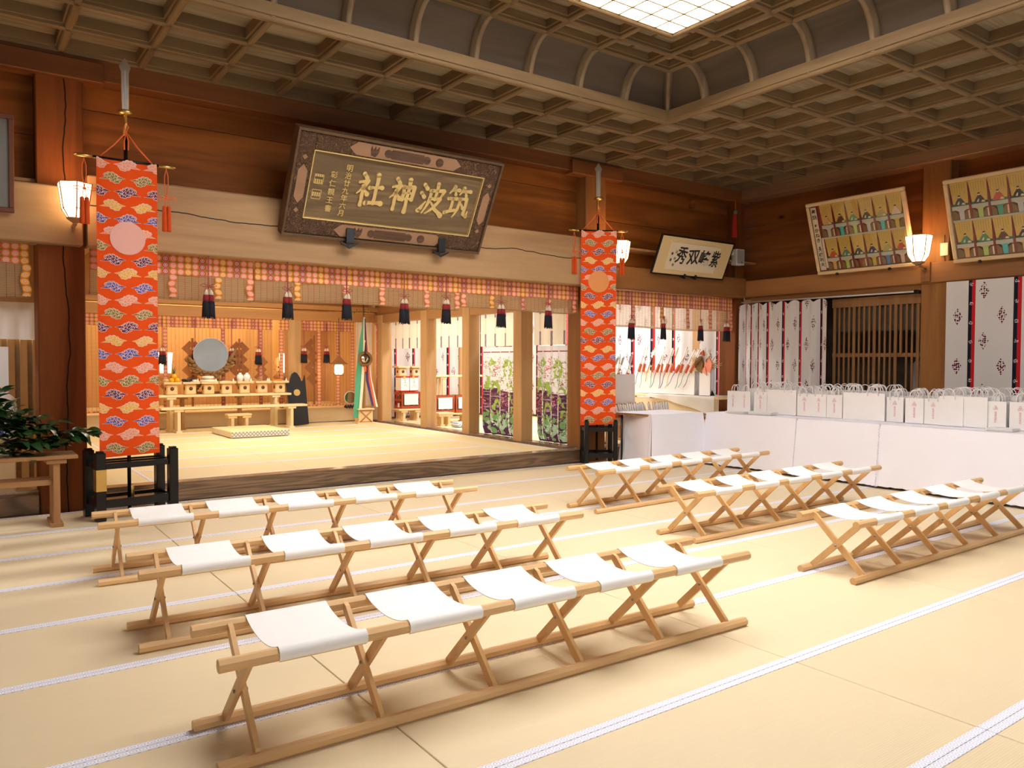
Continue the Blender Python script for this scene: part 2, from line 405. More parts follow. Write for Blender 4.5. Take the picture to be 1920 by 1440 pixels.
def mk_lattice_cloth():
    m,nt,p=newmat('blue_lattice_brocade'); x,y,z=coords(nt)
    a=((x+z)/.06).fract()-.5; b=((x-z)/.06).fract()-.5
    t=(a.abs().lt(.12)).mx(b.abs().lt(.12))
    setc(nt,p,mix(nt,t,(.80,.80,.82),(.25,.30,.36))); p.inputs['Roughness'].default_value=.7; return m
M['mattrim']=mk_lattice_cloth()
# ------------------------------------------------------------------ mesh helpers
class MB:
    def __init__(s): s.v=[]; s.f=[]; s.mi=[]; s.uv={}; s.sm=[]
    def add(s,vs,fs,mi=0,sm=False,mat=None):
        o=len(s.v)
        s.v+=[tuple((mat@Vector(v)) if mat is not None else v) for v in vs]
        for f in fs: s.f.append(tuple(i+o for i in f)); s.mi.append(mi); s.sm.append(sm)
        return s
    def box(s,c,d,b=0,mi=0,mat=None):
        x,y,z=(q/2 for q in d)
        T=Matrix.Translation(c)
        if mat is not None: T=mat@T
        if b<=0:
            vs=[(i*x,j*y,k*z) for i in (-1,1) for j in (-1,1) for k in (-1,1)]
            fs=[(0,1,3,2),(4,6,7,5),(0,4,5,1),(2,3,7,6),(0,2,6,4),(1,5,7,3)]
            return s.add(vs,fs,mi,False,T)
        b=min(b,x*.9,y*.9,z*.9); vs=[]; idx={}
        for i in (-1,1):
            for j in (-1,1):
                for k in (-1,1):
                    idx[i,j,k]=len(vs)
                    vs+=[(i*x,j*(y-b),k*(z-b)),(i*(x-b),j*y,k*(z-b)),(i*(x-b),j*(y-b),k*z)]
        I=lambda i,j,k,a: idx[i,j,k]+a
        fs=[]
        for q in (-1,1):
            fs.append([I(q,-1,-1,0),I(q,1,-1,0),I(q,1,1,0),I(q,-1,1,0)][::q])
            fs.append([I(-1,q,-1,1),I(1,q,-1,1),I(1,q,1,1),I(-1,q,1,1)][::-q])
            fs.append([I(-1,-1,q,2),I(1,-1,q,2),I(1,1,q,2),I(-1,1,q,2)][::q])
        for j in (-1,1):
            for k in (-1,1): fs.append([I(-1,j,k,1),I(1,j,k,1),I(1,j,k,2),I(-1,j,k,2)][::-j*k])
        for i in (-1,1):
            for k in (-1,1): fs.append([I(i,-1,k,0),I(i,1,k,0),I(i,1,k,2),I(i,-1,k,2)][::i*k])
        for i in (-1,1):
            for j in (-1,1): fs.append([I(i,j,-1,0),I(i,j,1,0),I(i,j,1,1),I(i,j,-1,1)][::-i*j])
        for i in (-1,1):
            for j in (-1,1):
                for k in (-1,1): fs.append([I(i,j,k,0),I(i,j,k,1),I(i,j,k,2)][::i*j*k])
        return s.add(vs,fs,mi,False,T)
    def tube(s,pts,r,n=8,mi=0,caps=True,sm=True,rad=None,closed=False,mat=None):
        pts=[Vector(p) for p in pts]; N=len(pts); vs=[]; up=None
        for i,p in enumerate(pts):
            if closed: t=(pts[(i+1)%N]-pts[i-1])
            else: t=(pts[min(i+1,N-1)]-pts[max(i-1,0)])
            t.normalize()
            if up is None: up=Vector((0,0,1)) if abs(t.z)<.9 else Vector((1,0,0))
            a=t.cross(up); 
            if a.length<1e-5: a=t.cross(Vector((0,1,0)))
            a.normalize(); b=a.cross(t); up=b
            rr=rad[i] if rad else r
            for k in range(n):
                an=2*PI*k/n; vs.append(p+(a*math.cos(an)+b*math.sin(an))*rr)
        fs=[]
        for i in range(N if closed else N-1):
            j=(i+1)%N
            for k in range(n): fs.append((i*n+k,i*n+(k+1)%n,j*n+(k+1)%n,j*n+k))
        if caps and not closed: fs.append(tuple(range(n))[::-1]); fs.append(tuple((N-1)*n+k for k in range(n)))
        return s.add(vs,fs,mi,sm,mat)
    def cyl(s,p0,p1,r,n=12,mi=0,r1=None,sm=True,mat=None):
        return s.tube([p0,p1],r,n,mi,True,sm,[r,r if r1 is None else r1],mat=mat)
    def lathe(s,prof,c=(0,0,0),n=16,mi=0,sm=True,mat=None):
        vs=[];fs=[]
        for r,z in prof:
            for k in range(n): a=2*PI*k/n; vs.append((c[0]+r*math.cos(a),c[1]+r*math.sin(a),c[2]+z))
        for i in range(len(prof)-1):
            for k in range(n): fs.append((i*n+k,i*n+(k+1)%n,(i+1)*n+(k+1)%n,(i+1)*n+k))
        fs.append(tuple(range(n))[::-1]); fs.append(tuple((len(prof)-1)*n+k for k in range(n)))
        return s.add(vs,fs,mi,sm,mat)
    def ball(s,c,r,mi=0,n=12,m=8,sc=(1,1,1),mat=None):
        vs=[(c[0],c[1],c[2]-r*sc[2])];fs=[]
        for i in range(1,m):
            t=PI*i/m
            for k in range(n):
                a=2*PI*k/n; vs.append((c[0]+r*sc[0]*math.sin(t)*math.cos(a),c[1]+r*sc[1]*math.sin(t)*math.sin(a),c[2]-r*sc[2]*math.cos(t)))
        vs.append((c[0],c[1],c[2]+r*sc[2]))
        for k in range(n): fs.append((0,1+(k+1)%n,1+k))
        for i in range(m-2):
            for k in range(n): fs.append((1+i*n+k,1+i*n+(k+1)%n,1+(i+1)*n+(k+1)%n,1+(i+1)*n+k))
        L=len(vs)-1
        for k in range(n): fs.append((L,1+(m-2)*n+k,1+(m-2)*n+(k+1)%n))
        return s.add(vs,fs,mi,True,mat)
    def prism(s,poly,t,mi=0,mat=None,y0=0,mi_side=None):
        """poly in local xz, extruded along y from y0 to y0+t (front faces -y)"""
        n=len(poly)
        ar=sum(poly[i][0]*poly[(i+1)%n][1]-poly[(i+1)%n][0]*poly[i][1] for i in range(n))
        if ar<0: poly=poly[::-1]
        vs=[(x,y0,z) for x,z in poly]+[(x,y0+t,z) for x,z in poly]
        s.add(vs,[tuple(range(n)),tuple(range(n,2*n))[::-1]]+[(i,i+n,(i+1)%n+n,(i+1)%n) for i in range(n)],mi,False,mat)
        return s
    def grid(s,fn,nu,nv,mi=0,sm=True,uvfn=None):
        o=len(s.v)
        for j in range(nv+1):
            for i in range(nu+1):
                u,v=i/nu,j/nv; s.v.append(tuple(fn(u,v)))
                if uvfn: s.uv[len(s.v)-1]=uvfn(u,v)
        for j in range(nv):
            for i in range(nu):
                a=o+j*(nu+1)+i; s.f.append((a,a+1,a+nu+2,a+nu+1)); s.mi.append(mi); s.sm.append(sm)
        return s
    def mesh(s,name,mats):
        me=bpy.data.meshes.new(name); me.from_pydata([tuple(v) for v in s.v],[],s.f)
        if not isinstance(mats,(list,tuple)): mats=[mats]
        for m in mats: me.materials.append(M[m] if isinstance(m,str) else m)
        me.polygons.foreach_set('material_index',s.mi); me.polygons.foreach_set('use_smooth',s.sm)
        if s.uv:
            uv=me.uv_layers.new(name='UVMap')
            for l in me.loops: uv.data[l.index].uv=s.uv.get(l.vertex_index,(0,0))
        me.update(); return me
def link(name,me,parent=None,loc=None,rot=None,scale=None,mw=None):
    o=bpy.data.objects.new(name,me); COL.objects.link(o)
    if parent is not None: o.parent=parent
    if mw is not None: o.matrix_local=mw
    if loc is not None: o.location=loc
    if rot is not None: o.rotation_euler=rot
    if scale is not None: o.scale=scale
    return o
def obj(name,mb,mats,parent=None,label=None,**k):
    o=link(name,mb.mesh(name,mats),parent,**k)
    if label: o['label']=label
    return o
def thing(name,label,cat,loc=(0,0,0),rz=0,group=None,mw=None):
    o=bpy.data.objects.new(name,None); COL.objects.link(o); o.empty_display_size=.1
    if mw is not None: o.matrix_world=mw
    else: o.location=loc; o.rotation_euler=(0,0,rz)
    return tag(o,label,cat,group)
def tag(o,label,cat,group=None):
    o['label']=label; o['category']=cat
    if group: o['group']=group
    return o
def struct(o): o['kind']='structure'; return o
def stuff(o): o['kind']='stuff'; return o
def empty_struct(name,loc=(0,0,0)):
    o=bpy.data.objects.new(name,None); COL.objects.link(o); o.location=loc; return struct(o)
def copy_tree(src,**k):
    r=src.copy(); COL.objects.link(r)
    for ch in src.children:
        c=ch.copy(); COL.objects.link(c); c.parent=r
        for g in ch.children:
            d=g.copy(); COL.objects.link(d); d.parent=c
    return r
def text_mesh(body,size,extrude=.002,offset=0,mat='ink',name='lettering',align='CENTER'):
    c=bpy.data.curves.new('t','FONT'); c.body=body; c.size=size; c.extrude=extrude; c.offset=offset
    c.align_x=align; c.align_y='CENTER'; c.resolution_u=2
    o=bpy.data.objects.new('t',c); COL.objects.link(o)
    bpy.context.view_layer.update()
    me=bpy.data.meshes.new_from_object(o.evaluated_get(bpy.context.evaluated_depsgraph_get()))
    bpy.data.objects.remove(o); bpy.data.curves.remove(c)
    me.name=name; me.materials.clear(); me.materials.append(M[mat]); return me
# ------------------------------------------------------------------ floor: tatami mats
XS=[5.355+1.95*k for k in range(-5,4)]
YS=[1.41+.9175*i for i in range(-2,9)]
floor=empty_struct('floor')
def mat_mesh(w,d,m): return MB().box((0,0,-.025),(w-.004,d-.003,.05),.003).mesh('tatami_mat',m)
def heri_mesh(w,m): return MB().box((0,0,0),(w-.004,.036,.003)).mesh('border_band',m)
def heri_mesh_y(d,m): return MB().box((0,0,0),(.036,d-.004,.003)).mesh('border_band',m)
mm=mat_mesh(1.95,.9175,'tatami'); hm=heri_mesh(1.95,'heri')
def lay(parent,mesh,hmesh,x,y,z,d,turned=False):
    o=link('tatami_mat',mesh,parent,(x,y,z))
    for s in (-1,1):
        if turned: link('border_band',hmesh,o,(s*(d/2-.0195),0,.0012))
        else: link('border_band',hmesh,o,(0,s*(d/2-.0195),.0012))
for i in range(len(YS)-1):
    for j in range(len(XS)-1):
        x=(XS[j]+XS[j+1])/2
        if x>11.3: continue
        lay(floor,mm,hm,x,(YS[i]+YS[i+1])/2,0,.9175)
obj('subfloor',MB().box((3.6,4.2,-.09),(15.6,10.4,.06)),'midwood',floor)
# raised inner floor
platform=empty_struct('floor')
mm2=mat_mesh(1.64,.962,'tatami2'); hm2=heri_mesh(1.64,'heri')
for i in range(7):
    y=8.98+.962*i+.481
    if y>15.7: continue
    for j in range(3):
        lay(platform,mm2,hm2,1.73+1.64*(j+.5),y,.2,.962)
mm3=mat_mesh(.66,1.68,'tatami3'); hm3=heri_mesh_y(1.68,'heri_y')
for x in (1.4,6.98):
    for i in range(4): lay(platform,mm3,hm3,x,8.98+1.68*(i+.5),.2,.66,True)
obj('subfloor',MB().box((4.2,12.4,.11),(6.4,6.9,.06)),'midwood',platform)
for (x0,x1,y0,y1) in ((7.62,11.5,8.98,16.0),(-3.6,.7,8.98,14.2)):
    nx=2; ny=int((y1-y0)/.95); w_=(x1-x0)/nx; d_=(y1-y0)/ny
    ma=mat_mesh(w_,d_,'tatami2'); hb=heri_mesh(w_,'heri')
    for i in range(nx):
        for j in range(ny): lay(platform,ma,hb,x0+w_*(i+.5),y0+d_*(j+.5),.2,d_)
obj('subfloor',MB().box((9.56,12.5,.11),(3.9,7.1,.06)).box((-1.45,11.6,.11),(4.3,5.2,.06)),'midwood',platform)
# step kerb
k=empty_struct('trim_1')
obj('step_board',MB().box((4.32,8.885,.095),(6.5,.19,.19),.006),'kerb',k)
obj('tread',MB().box((4.32,8.89,.196),(6.5,.2,.014),.004),'kerbtop',k)
obj('step_board',MB().box((9.7,8.885,.095),(3.3,.17,.19),.006).box((-1.5,8.885,.095),(4.3,.17,.19),.006),'kerb',k)
# ------------------------------------------------------------------ back wall: pillars, beams, boards
wb=empty_struct('wall_back')
obj('pillar',MB().box((.865,9.02,2.2),(.41,.42,4.5),.012),'pillar_l',wb)
obj('pillar',MB().box((7.87,9.02,2.2),(.41,.42,4.5),.012),'pillar_r',wb)
obj('pillar',MB().box((11.27,9.0,2.2),(.22,.36,4.5),.012),'pillar',wb)
obj('tie_beam',MB().box((4.36,8.83,2.98),(6.55,.28,.70),.012),'beam_cr',wb)
obj('tie_beam',MB().box((-1.46,8.80,2.905),(5.0,.26,.56),.012),'beam',wb)
obj('tie_beam',MB().box((9.47,8.83,2.80),(3.66,.24,.34),.012),'beam_o',wb)
obj('top_plate',MB().box((3.7,8.93,4.42),(15.6,.26,.24),.01),'top_x',wb)
obj('bracket_arm',MB().box((.75,8.84,4.36),(1.0,.2,.20),.01).box((7.85,8.84,4.36),(1.0,.2,.20),.01),'top_x',wb)
def boards(x0,x1,zs,y,m='wall'):
    for a,b in zip(zs[:-1],zs[1:]):
        obj('plank',MB().box(((x0+x1)/2,y,(a+b)/2),(x1-x0-.004,.05,b-a-.006),.004),m,wb)
boards(1.06,7.68,(3.25,4.06,4.34),9.06)
boards(-4.1,.67,(3.15,3.72,4.34),9.06)
boards(8.07,11.25,(2.95,3.33,3.70,4.34),9.06)
# pillar scar patch and a small rafter at the right part of the back wall
obj('peg',MB().box((10.2,9.0,4.18),(.09,.1,.12),.01),'wall',wb)
# ------------------------------------------------------------------ right wall
wr=empty_struct('wall_right')
X0=11.3
obj('tie_beam',MB().box((X0+.13,3.9,2.785),(.26,9.8,.29),.012),'beam_y',wr)
obj('top_plate',MB().box((X0+.12,3.9,4.46),(.34,9.8,.24),.01),'top_y',wr)
obj('pillar',MB().box((X0+.24,5.50,2.2),(.4,.39,4.4),.012),'pillar_r',wr)
obj('pillar',MB().box((X0+.24,1.3,2.2),(.4,.39,4.4),.012),'pillar',wr)
for (y0,y1) in ((5.7,9.2),(1.5,5.3),(-1,1.1)):
    for a,b in ((2.9,3.45),(3.45,3.9),(3.9,4.40)):
        obj('plank',MB().box((X0+.27,(y0+y1)/2,(a+b)/2),(.05,y1-y0-.004,b-a-.006),.004),'wall_y',wr)
obj('head_rail',MB().box((X0+.16,7.25,2.60),(.18,3.1,.09),.006),'beam_y',wr)
obj('corner_post',MB().box((X0+.14,8.72,1.3),(.2,.13,2.6),.006),'post',wr)
obj('lower_boards',MB().box((X0+.45,3.2,1.3),(.04,4.2,2.7)).box((X0+.3,-.2,1.3),(.04,2.5,2.7)),'wall_y',wr)
# side room continues the right wall
obj('back_boards',MB().box((X0+.3,12.6,1.9),(.06,7.2,3.6)),'post',wr)
# curtain rod over the lattice door
# ------------------------------------------------------------------ left wall (slatted, daylight enters below) 
wl=empty_struct('wall_left')
obj('boards',MB().box((-4.1,4.0,3.35),(.08,10.0,2.5)).box((-4.1,2.2,1.0),(.08,6.6,2.3)),'wall_y',wl)
for i in range(7):
    obj('slat',MB().box((-4.1,5.7+i*.50,1.05),(.09,.27,2.15),.005),'slat',wl)
# ------------------------------------------------------------------ coffered ceiling
ce=empty_struct('ceiling')
def rib_bar(L,along,wd=.105,h=.15):
    a=wd/2; c=a*.66
    prof=[(-a,h),(-a,.042),(-c,.038),(-c,.012),(-c+.012,0),(c-.012,0),(c,.012),(c,.038),(a,.042),(a,h)]
    n=len(prof); mb=MB(); vs=[]
    for s in (-L/2,L/2):
        for q,z in prof: vs.append((s,q,z) if along=='x' else (q,s,z))
    fs=[tuple(range(n)),tuple(range(n,2*n))[::-1]]+[(i,(i+1)%n,(i+1)%n+n,i+n) for i in range(n)]
    if along=='y': fs=[f[::-1] for f in fs]
    return mb.add(vs,fs)
_c={}
def rib(x0,x1,y0,y1,z):
    if x1-x0>y1-y0: al='x';L=x1-x0
    else: al='y';L=y1-y0
    key=(al,round(L,3))
    if key not in _c: _c[key]=rib_bar(L,al).mesh('coffer_rib',M['rib_'+al])
    link('coffer_rib',_c[key],ce,((x0+x1)/2,(y0+y1)/2,z))
def panel(x0,x1,y0,y1,z):
    key=('p',round(x1-x0,3),round(y1-y0,3))
    if key not in _c: _c[key]=MB().box((0,0,0),(x1-x0-.05,y1-y0-.05,.02)).mesh('ceiling_panel',M['panel'])
    link('ceiling_panel',_c[key],ce,((x0+x1)/2,(y0+y1)/2,z))
ZL=4.5
OX0,OX1,OY0,OY1=1.60,7.35,1.36,6.9
gx=[-3.4,-2.69,-1.98,-1.27,-.56,.16,.88,1.60,2.32,3.03,3.74,4.45,5.16,5.88,6.60,7.35,8.05,8.70,9.35,10.0,10.65,11.25]
gy=[-.75,-.05,.66,1.36,2.06,2.77,3.47,4.18,4.88,5.59,6.29,6.9,7.54,8.17,8.80]
for x in gx:
    if OX0+.01<x<OX1-.01: rib(x-.001,x+.001,OY1,8.8,ZL); rib(x-.001,x+.001,-.75,OY0,ZL)
    else: rib(x-.001,x+.001,-.75,8.8,ZL)
for y in gy:
    if OY0+.01<y<OY1-.01: rib(-3.4,OX0,y,y+.001,ZL); rib(OX1,11.25,y,y+.001,ZL)
    else: rib(-3.4,11.25,y,y+.001,ZL)
for i in range(len(gx)-1):
    for j in range(len(gy)-1):
        xm=(gx[i]+gx[i+1])/2; ym=(gy[j]+gy[j+1])/2
        if OX0<xm<OX1 and OY0<ym<OY1: continue
        if ym<1.5 or xm<-2.6: continue
        panel(gx[i],gx[i+1],gy[j],gy[j+1],ZL+.15)
obj('ceiling_boards',MB().box((3.6,.1,4.66),(15.6,3.0,.02)).box((-3.6,4.2,4.66),(1.5,10,.02)),'panel',ce)
# cove: curved ribs and curved panels rising to the upper ceiling
INS,Z0,Z1=.33,4.53,5.02
def cv(t): return INS*(1-math.cos(t*PI/2)), Z0+(Z1-Z0)*math.sin(t*PI/2)
def cove_rib(diag=False):
    mb=MB(); n=10; a=.05 if not diag else .055
    prof=[(-a,.07),(-a,0),(-a*.62,-.008),(-a*.62,-.03),(-a*.3,-.042),(a*.3,-.042),(a*.62,-.03),(a*.62,-.008),(a,0),(a,.07)]
    vs=[]
    for i in range(n+1):
        t=i/n; ins,z=cv(t)
        nx,nz=math.sin(t*PI/2),math.cos(t*PI/2)   # outward-from-room normal (into panel): (cos..)
        # tangent (dx,dz)=(INS sin, (Z1-Z0) cos); normal to wall side = (-cos, sin)
        N=(-math.cos(t*PI/2),math.sin(t*PI/2))
        for q,h in prof: vs.append((q,ins+h*N[0]*(1.0),z+h*N[1]))
    m=len(prof); fs=[]
    for i in range(n):
        for k in range(m-1): fs.append((i*m+k,(i+1)*m+k,(i+1)*m+k+1,i*m+k+1))
    mb.add(vs,fs,0,True); mb.add(vs[:m],[tuple(range(m))]); return mb
cr=cove_rib().mesh('cove_rib',M['rib_z'])
def place_local(name,me,x,y,ang):   # local +y = inward, local x = along the edge
    link(name,me,ce,(x,y,0),(0,0,ang))
def cove_panel(w0,w1=None,cut0=0,cut1=0):
    """curved board between ribs, local x from -w/2..w/2; cut*: mitre toward the corner"""
    mb=MB(); n=8
    def fn(u,v):
        ins,z=cv(v); x=-w0/2+w0*u
        if cut0: x=max(x,-w0/2+ins) if u<.01 else x
        if cut1 and u>.99: x=w0/2-ins
        return (x,ins-.045*math.cos(v*PI/2)*1.0-.0,z+.035*math.sin(v*PI/2))
    return mb.grid(fn,2,n)
def cove_side(p0,p1,pts,ang,inward):
    ps=[p0]+pts+[p1]
    for i in range(len(ps)-1):
        a,b=ps[i],ps[i+1]; w_=abs(b-a)
        yield a,b,w_,(i==0),(i==len(ps)-2)
inx=[x for x in gx if OX0<x<OX1-.01 and x>OX0+.01]; iny=[y for y in gy if OY0+.01<y<OY1-.01]
# back edge: along x, inward = -y  -> rotation pi
for x in inx: place_local('cove_rib',cr,x,OY1,PI); place_local('cove_rib',cr,x,OY0,0)
for y in iny: place_local('cove_rib',cr,OX1,y,PI/2); place_local('cove_rib',cr,OX0,y,-PI/2)
for (seq,fixed,ang) in (([OX0]+inx+[OX1],OY1,PI),([OX0]+inx+[OX1],OY0,0)):
    for i in range(len(seq)-1):
        w_=seq[i+1]-seq[i]; first=i==0; last=i==len(seq)-2
        c0,c1=(last,first) if ang==PI else (first,last)
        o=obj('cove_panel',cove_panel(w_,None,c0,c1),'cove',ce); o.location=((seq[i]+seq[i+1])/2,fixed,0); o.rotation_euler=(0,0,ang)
for (seq,fixed,ang) in (([OY0]+iny+[OY1],OX1,PI/2),([OY0]+iny+[OY1],OX0,-PI/2)):
    for i in range(len(seq)-1):
        w_=seq[i+1]-seq[i]; first=i==0; last=i==len(seq)-2
        c0,c1=(first,last) if ang==PI/2 else (last,first)
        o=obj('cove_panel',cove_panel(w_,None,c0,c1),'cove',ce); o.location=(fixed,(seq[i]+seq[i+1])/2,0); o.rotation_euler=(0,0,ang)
for (cx,cy,ang) in ((OX1,OY1,PI*.75),(OX0,OY1,-PI*.75),(OX1,OY0,PI*.25),(OX0,OY0,-PI*.25)):
    o=link('cove_rib',cr,ce,(cx,cy,0),(0,0,ang)); o.scale=(1.0,1.414,1)
# upper ceiling
ZU=4.98
ux=[OX0+INS]+[OX0+INS+.36]+inx+[OX1-INS-.36,OX1-INS]; ux=sorted(set(round(v,3) for v in ux))
UX=[1.93,2.32,3.03,3.74,4.45,5.16,5.88,6.32,6.67,7.02]
UY=[1.69,2.06,2.77,3.47,4.18,4.88,5.51,5.87,6.22,6.57]
SX0,SX1,SY0,SY1=2.32,6.32,2.06,5.87
CX=[1.93,2.28,3.03,3.74,4.45,5.16,5.88,6.67,7.02]; CY=[1.69,2.03,2.77,3.47,4.18,4.88,5.59,6.22,6.57]
for x in CX:
    if SX0+.01<x<SX1-.01: rib(x-.001,x+.001,SY1,UY[-1],ZU); rib(x-.001,x+.001,UY[0],SY0,ZU)
    else: rib(x-.001,x+.001,UY[0],UY[-1],ZU)
for y in CY:
    if SY0+.01<y<SY1-.01: rib(UX[0],SX0,y,y+.001,ZU); rib(SX1,UX[-1],y,y+.001,ZU)
    else: rib(UX[0],UX[-1],y,y+.001,ZU)
for x in (SX0,SX1): rib(x-.001,x+.001,SY0,SY1,ZU)
for y in (SY0,SY1): rib(SX0,SX1,y,y+.001,ZU)
for i in range(len(UX)-1):
    for j in range(len(UY)-1):
        xm=(UX[i]+UX[i+1])/2; ym=(UY[j]+UY[j+1])/2
        if SX0<xm<SX1 and SY0<ym<SY1: continue
        panel(UX[i],UX[i+1],UY[j],UY[j+1],ZU+.13)
# skylight: glowing panes in a thin grid
sk=empty_struct('window_1')
nx,ny=15,19; dx=(SX1-SX0-.08)/nx; dy=(SY1-SY0-.08)/ny
pm=MB().box((0,0,0),(dx-.006,dy-.006,.012)).mesh('pane',M['sky'])
for i in range(nx):
    for j in range(ny): link('pane',pm,sk,(SX0+.04+dx*(i+.5),SY0+.04+dy*(j+.5),ZU+.045))
mb=MB()
for i in range(nx+1): mb.box((SX0+.04+dx*i,(SY0+SY1)/2,ZU+.035),(.020,SY1-SY0-.06,.02))
for j in range(ny+1): mb.box(((SX0+SX1)/2,SY0+.04+dy*j,ZU+.035),(SX1-SX0-.06,.020,.02))
obj('muntin_grid',mb,'picframe',sk)
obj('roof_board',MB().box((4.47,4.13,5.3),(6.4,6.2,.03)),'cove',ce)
# ------------------------------------------------------------------ inner sanctum shell
ws=empty_struct('wall_inner')
post=MB().box((0,0,1.25),(.23,.24,2.3),.01).mesh('post',M['post'])
for x,y in ((7.55,13.34),(7.55,11.80),(7.55,10.22),(7.55,15.26)):
    link('post',post,ws,(x,y,.1))
    if y<15: obj('door_jamb',MB().box((x+.10,y+.17,1.3),(.10,.10,2.3),.006),'post',ws)
obj('lintel',MB().box((7.55,12.3,2.42),(.2,6.7,.18),.01),'linty',ws)
obj('lintel',MB().box((7.55,12.3,2.9),(.06,6.7,.8)),'linty',ws)
obj('threshold',MB().box((7.55,12.3,.20),(.22,6.6,.05),.004),'kerbtop',ws)
obj('back_post',MB().box((5.69,15.72,1.3),(.27,.26,2.5),.01),'post',ws)
obj('back_post',MB().box((1.55,15.72,1.3),(.27,.26,2.5),.01),'post',ws)
obj('lintel',MB().box((4.4,15.70,2.44),(6.6,.24,.2),.01),'lint',ws)
obj('lintel',MB().box((4.4,15.66,2.62),(6.6,.30,.10),.01),'lint',ws)
obj('upper_boards',MB().box((4.4,15.8,3.0),(6.6,.06,.7)),'lint',ws)
obj('sill_beam',MB().box((4.4,15.80,.36),(6.6,.2,.30),.01),'sill',ws)
obj('sill_base',MB().box((4.4,15.9,.19),(6.6,.2,.08)),'midwood',ws)
obj('inner_floor',MB().box((4.4,17.2,.48),(6.6,2.6,.05)),'sill',ws)
obj('back_boards',MB().box((4.4,18.6,1.7),(6.8,.06,3.4)),'post',ws)
obj('left_light_stop',MB().box((1.09,13.95,1.7),(.05,9.3,3.4)),'post',ws)  # unseen plane added to keep the sanctum light from spilling left
obj('right_boards',MB().box((7.6,17.2,1.7),(.05,2.8,3.4)),'post',ws)
ci=empty_struct('ceiling')
for i in range(12): obj('plank',MB().box((1.35+.53*i+.26,13.75,3.34),(.52,9.9,.03),.003),'linty',ci)
obj('side_boards',MB().box((9.6,12.4,3.25),(4,7.4,.03)).box((-1.5,11.6,3.25),(4.6,5.4,.03)),'linty',ci)
wn=empty_struct('wall_side_room')
obj('boards',MB().box((9.6,16.05,1.7),(4,.06,3.3)),'post',wn)
obj('boards',MB().box((-1.5,14.2,1.7),(4.6,.06,3.3)).box((-3.7,11.6,1.7),(.06,5.2,3.3)),'post',wn)
obj('post',MB().box((9.95,15.9,1.4),(.3,.2,2.6),.01).box((11.26,9.7,1.35),(.16,.25,2.5),.01),'post',wn)
# side-room divider pieces just behind the small opening
obj('upper_boards',MB().box((9.6,9.0,2.78),(3.4,.05,.3)),'wall',wb)
# ------------------------------------------------------------------ folding stools
def make_bench(label,loc,rz,sag=.045):
    t=thing('folding_bench',label,'bench',loc,rz,None)
    L=2.90; ty,by=.215,.20; tz,bz=.405,.022
    def rail(y,z,name):
        mb=MB(); r=.026; a=[PI/8+PI/4*i for i in range(8)] 
        vs=[(s*L/2,y+r*math.cos(q),z+r*math.sin(q)) for s in (-1,1) for q in a]
        mb.add(vs,[tuple(range(8))[::-1],tuple(range(8,16))]+[(i,(i+1)%8,(i+1)%8+8,i+8) for i in range(8)])
        obj(name,mb,'beech',t)
    rail(-ty,tz,'seat_rail'); rail(ty,tz,'seat_rail'); rail(-by,bz,'floor_rail'); rail(by,bz,'floor_rail')
    def leg(sgn,dx):
        mb=MB(); p0=Vector((dx,-sgn*by,bz)); p1=Vector((dx,sgn*(ty-.012),tz+.012)); d=(p1-p0); Lg=d.length
        ang=math.atan2(d.y,d.z)
        T=Matrix.Translation((p0+p1)/2)@Matrix.Rotation(-ang,4,'X')
        # flat bar with clipped ends
        w_=.021; h=Lg/2; c=.03
        prof=[(-w_,-h+c),(-w_*.3,-h),(w_*.3,-h),(w_,-h+c),(w_,h-c),(w_*.3,h),(-w_*.3,h),(-w_,h-c)]
        vs=[(s*.010,y,z) for s in (-1,1) for y,z in prof]
        fs=[tuple(range(8))[::-1],tuple(range(8,16))]+[(i,(i+1)%8,(i+1)%8+8,i+8) for i in range(8)]
        return mb.add(vs,fs,0,False,T).mesh('leg',M['beech_z'])
    la=leg(1,0); lb=leg(-1,0)
    bm=MB().cyl((-.028,0,.212),(.028,0,.212),.0075,8).mesh('bolt',M['bolt'])
    xs=[-1.315+.526*i for i in range(6)]
    for i,x in enumerate(xs):
        f=1 if i%2==0 else -1
        link('leg',la,t,(x+.011*f,0,0)); link('leg',lb,t,(x-.011*f,0,0)); link('bolt',bm,t,(x,0,0))
    for i in range(5):
        cx=(xs[i]+xs[i+1])/2+rnd.uniform(-.02,.02); w_=.352; r=.0295
        prof=[]
        for a in range(-60,100,20): prof.append((-ty-r*math.cos(R(a)) if a<90 else -ty, tz+r*math.sin(R(a))))
        prof=[(-ty-r*math.cos(R(a)),tz+r*math.sin(R(a))) for a in range(-70,91,20)]
        sg=sag*rnd.uniform(.85,1.15)
        for k in range(1,12):
            u=k/12; prof.append((-ty+2*ty*u,tz+r-sg*(1-(2*u-1)**2)**.9))
        prof+=[(ty+r*math.cos(R(a)),tz+r*math.sin(R(a))) for a in range(90,-71,-20)]
        n=len(prof); mb=MB(); th=.003
        vs=[]
        for s in (-1,1):
            for y,z in prof: vs.append((cx+s*w_/2,y,z))
        top=[(i2,i2+1,n+i2+1,n+i2)[::-1] for i2 in range(n-1)]
        mb.add(vs,top,0,True)
        cen=lambda y,z:(y*(1-th/.2),z-th)
        vs2=[(x_,cen(y_,z_)[0],cen(y_,z_)[1]) for x_,y_,z_ in vs]
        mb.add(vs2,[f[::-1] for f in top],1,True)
        rim=vs[:n]+vs2[:n]; mb.add(rim,[(i2,i2+1,n+i2+1,n+i2) for i2 in range(n-1)],0)
        rim=vs[n:]+vs2[n:]; mb.add(rim,[(i2,i2+1,n+i2+1,n+i2)[::-1] for i2 in range(n-1)],0)
        for s in (-1,1):   # hem bands
            for q in range(2):
                pass
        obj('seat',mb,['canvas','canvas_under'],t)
    return t
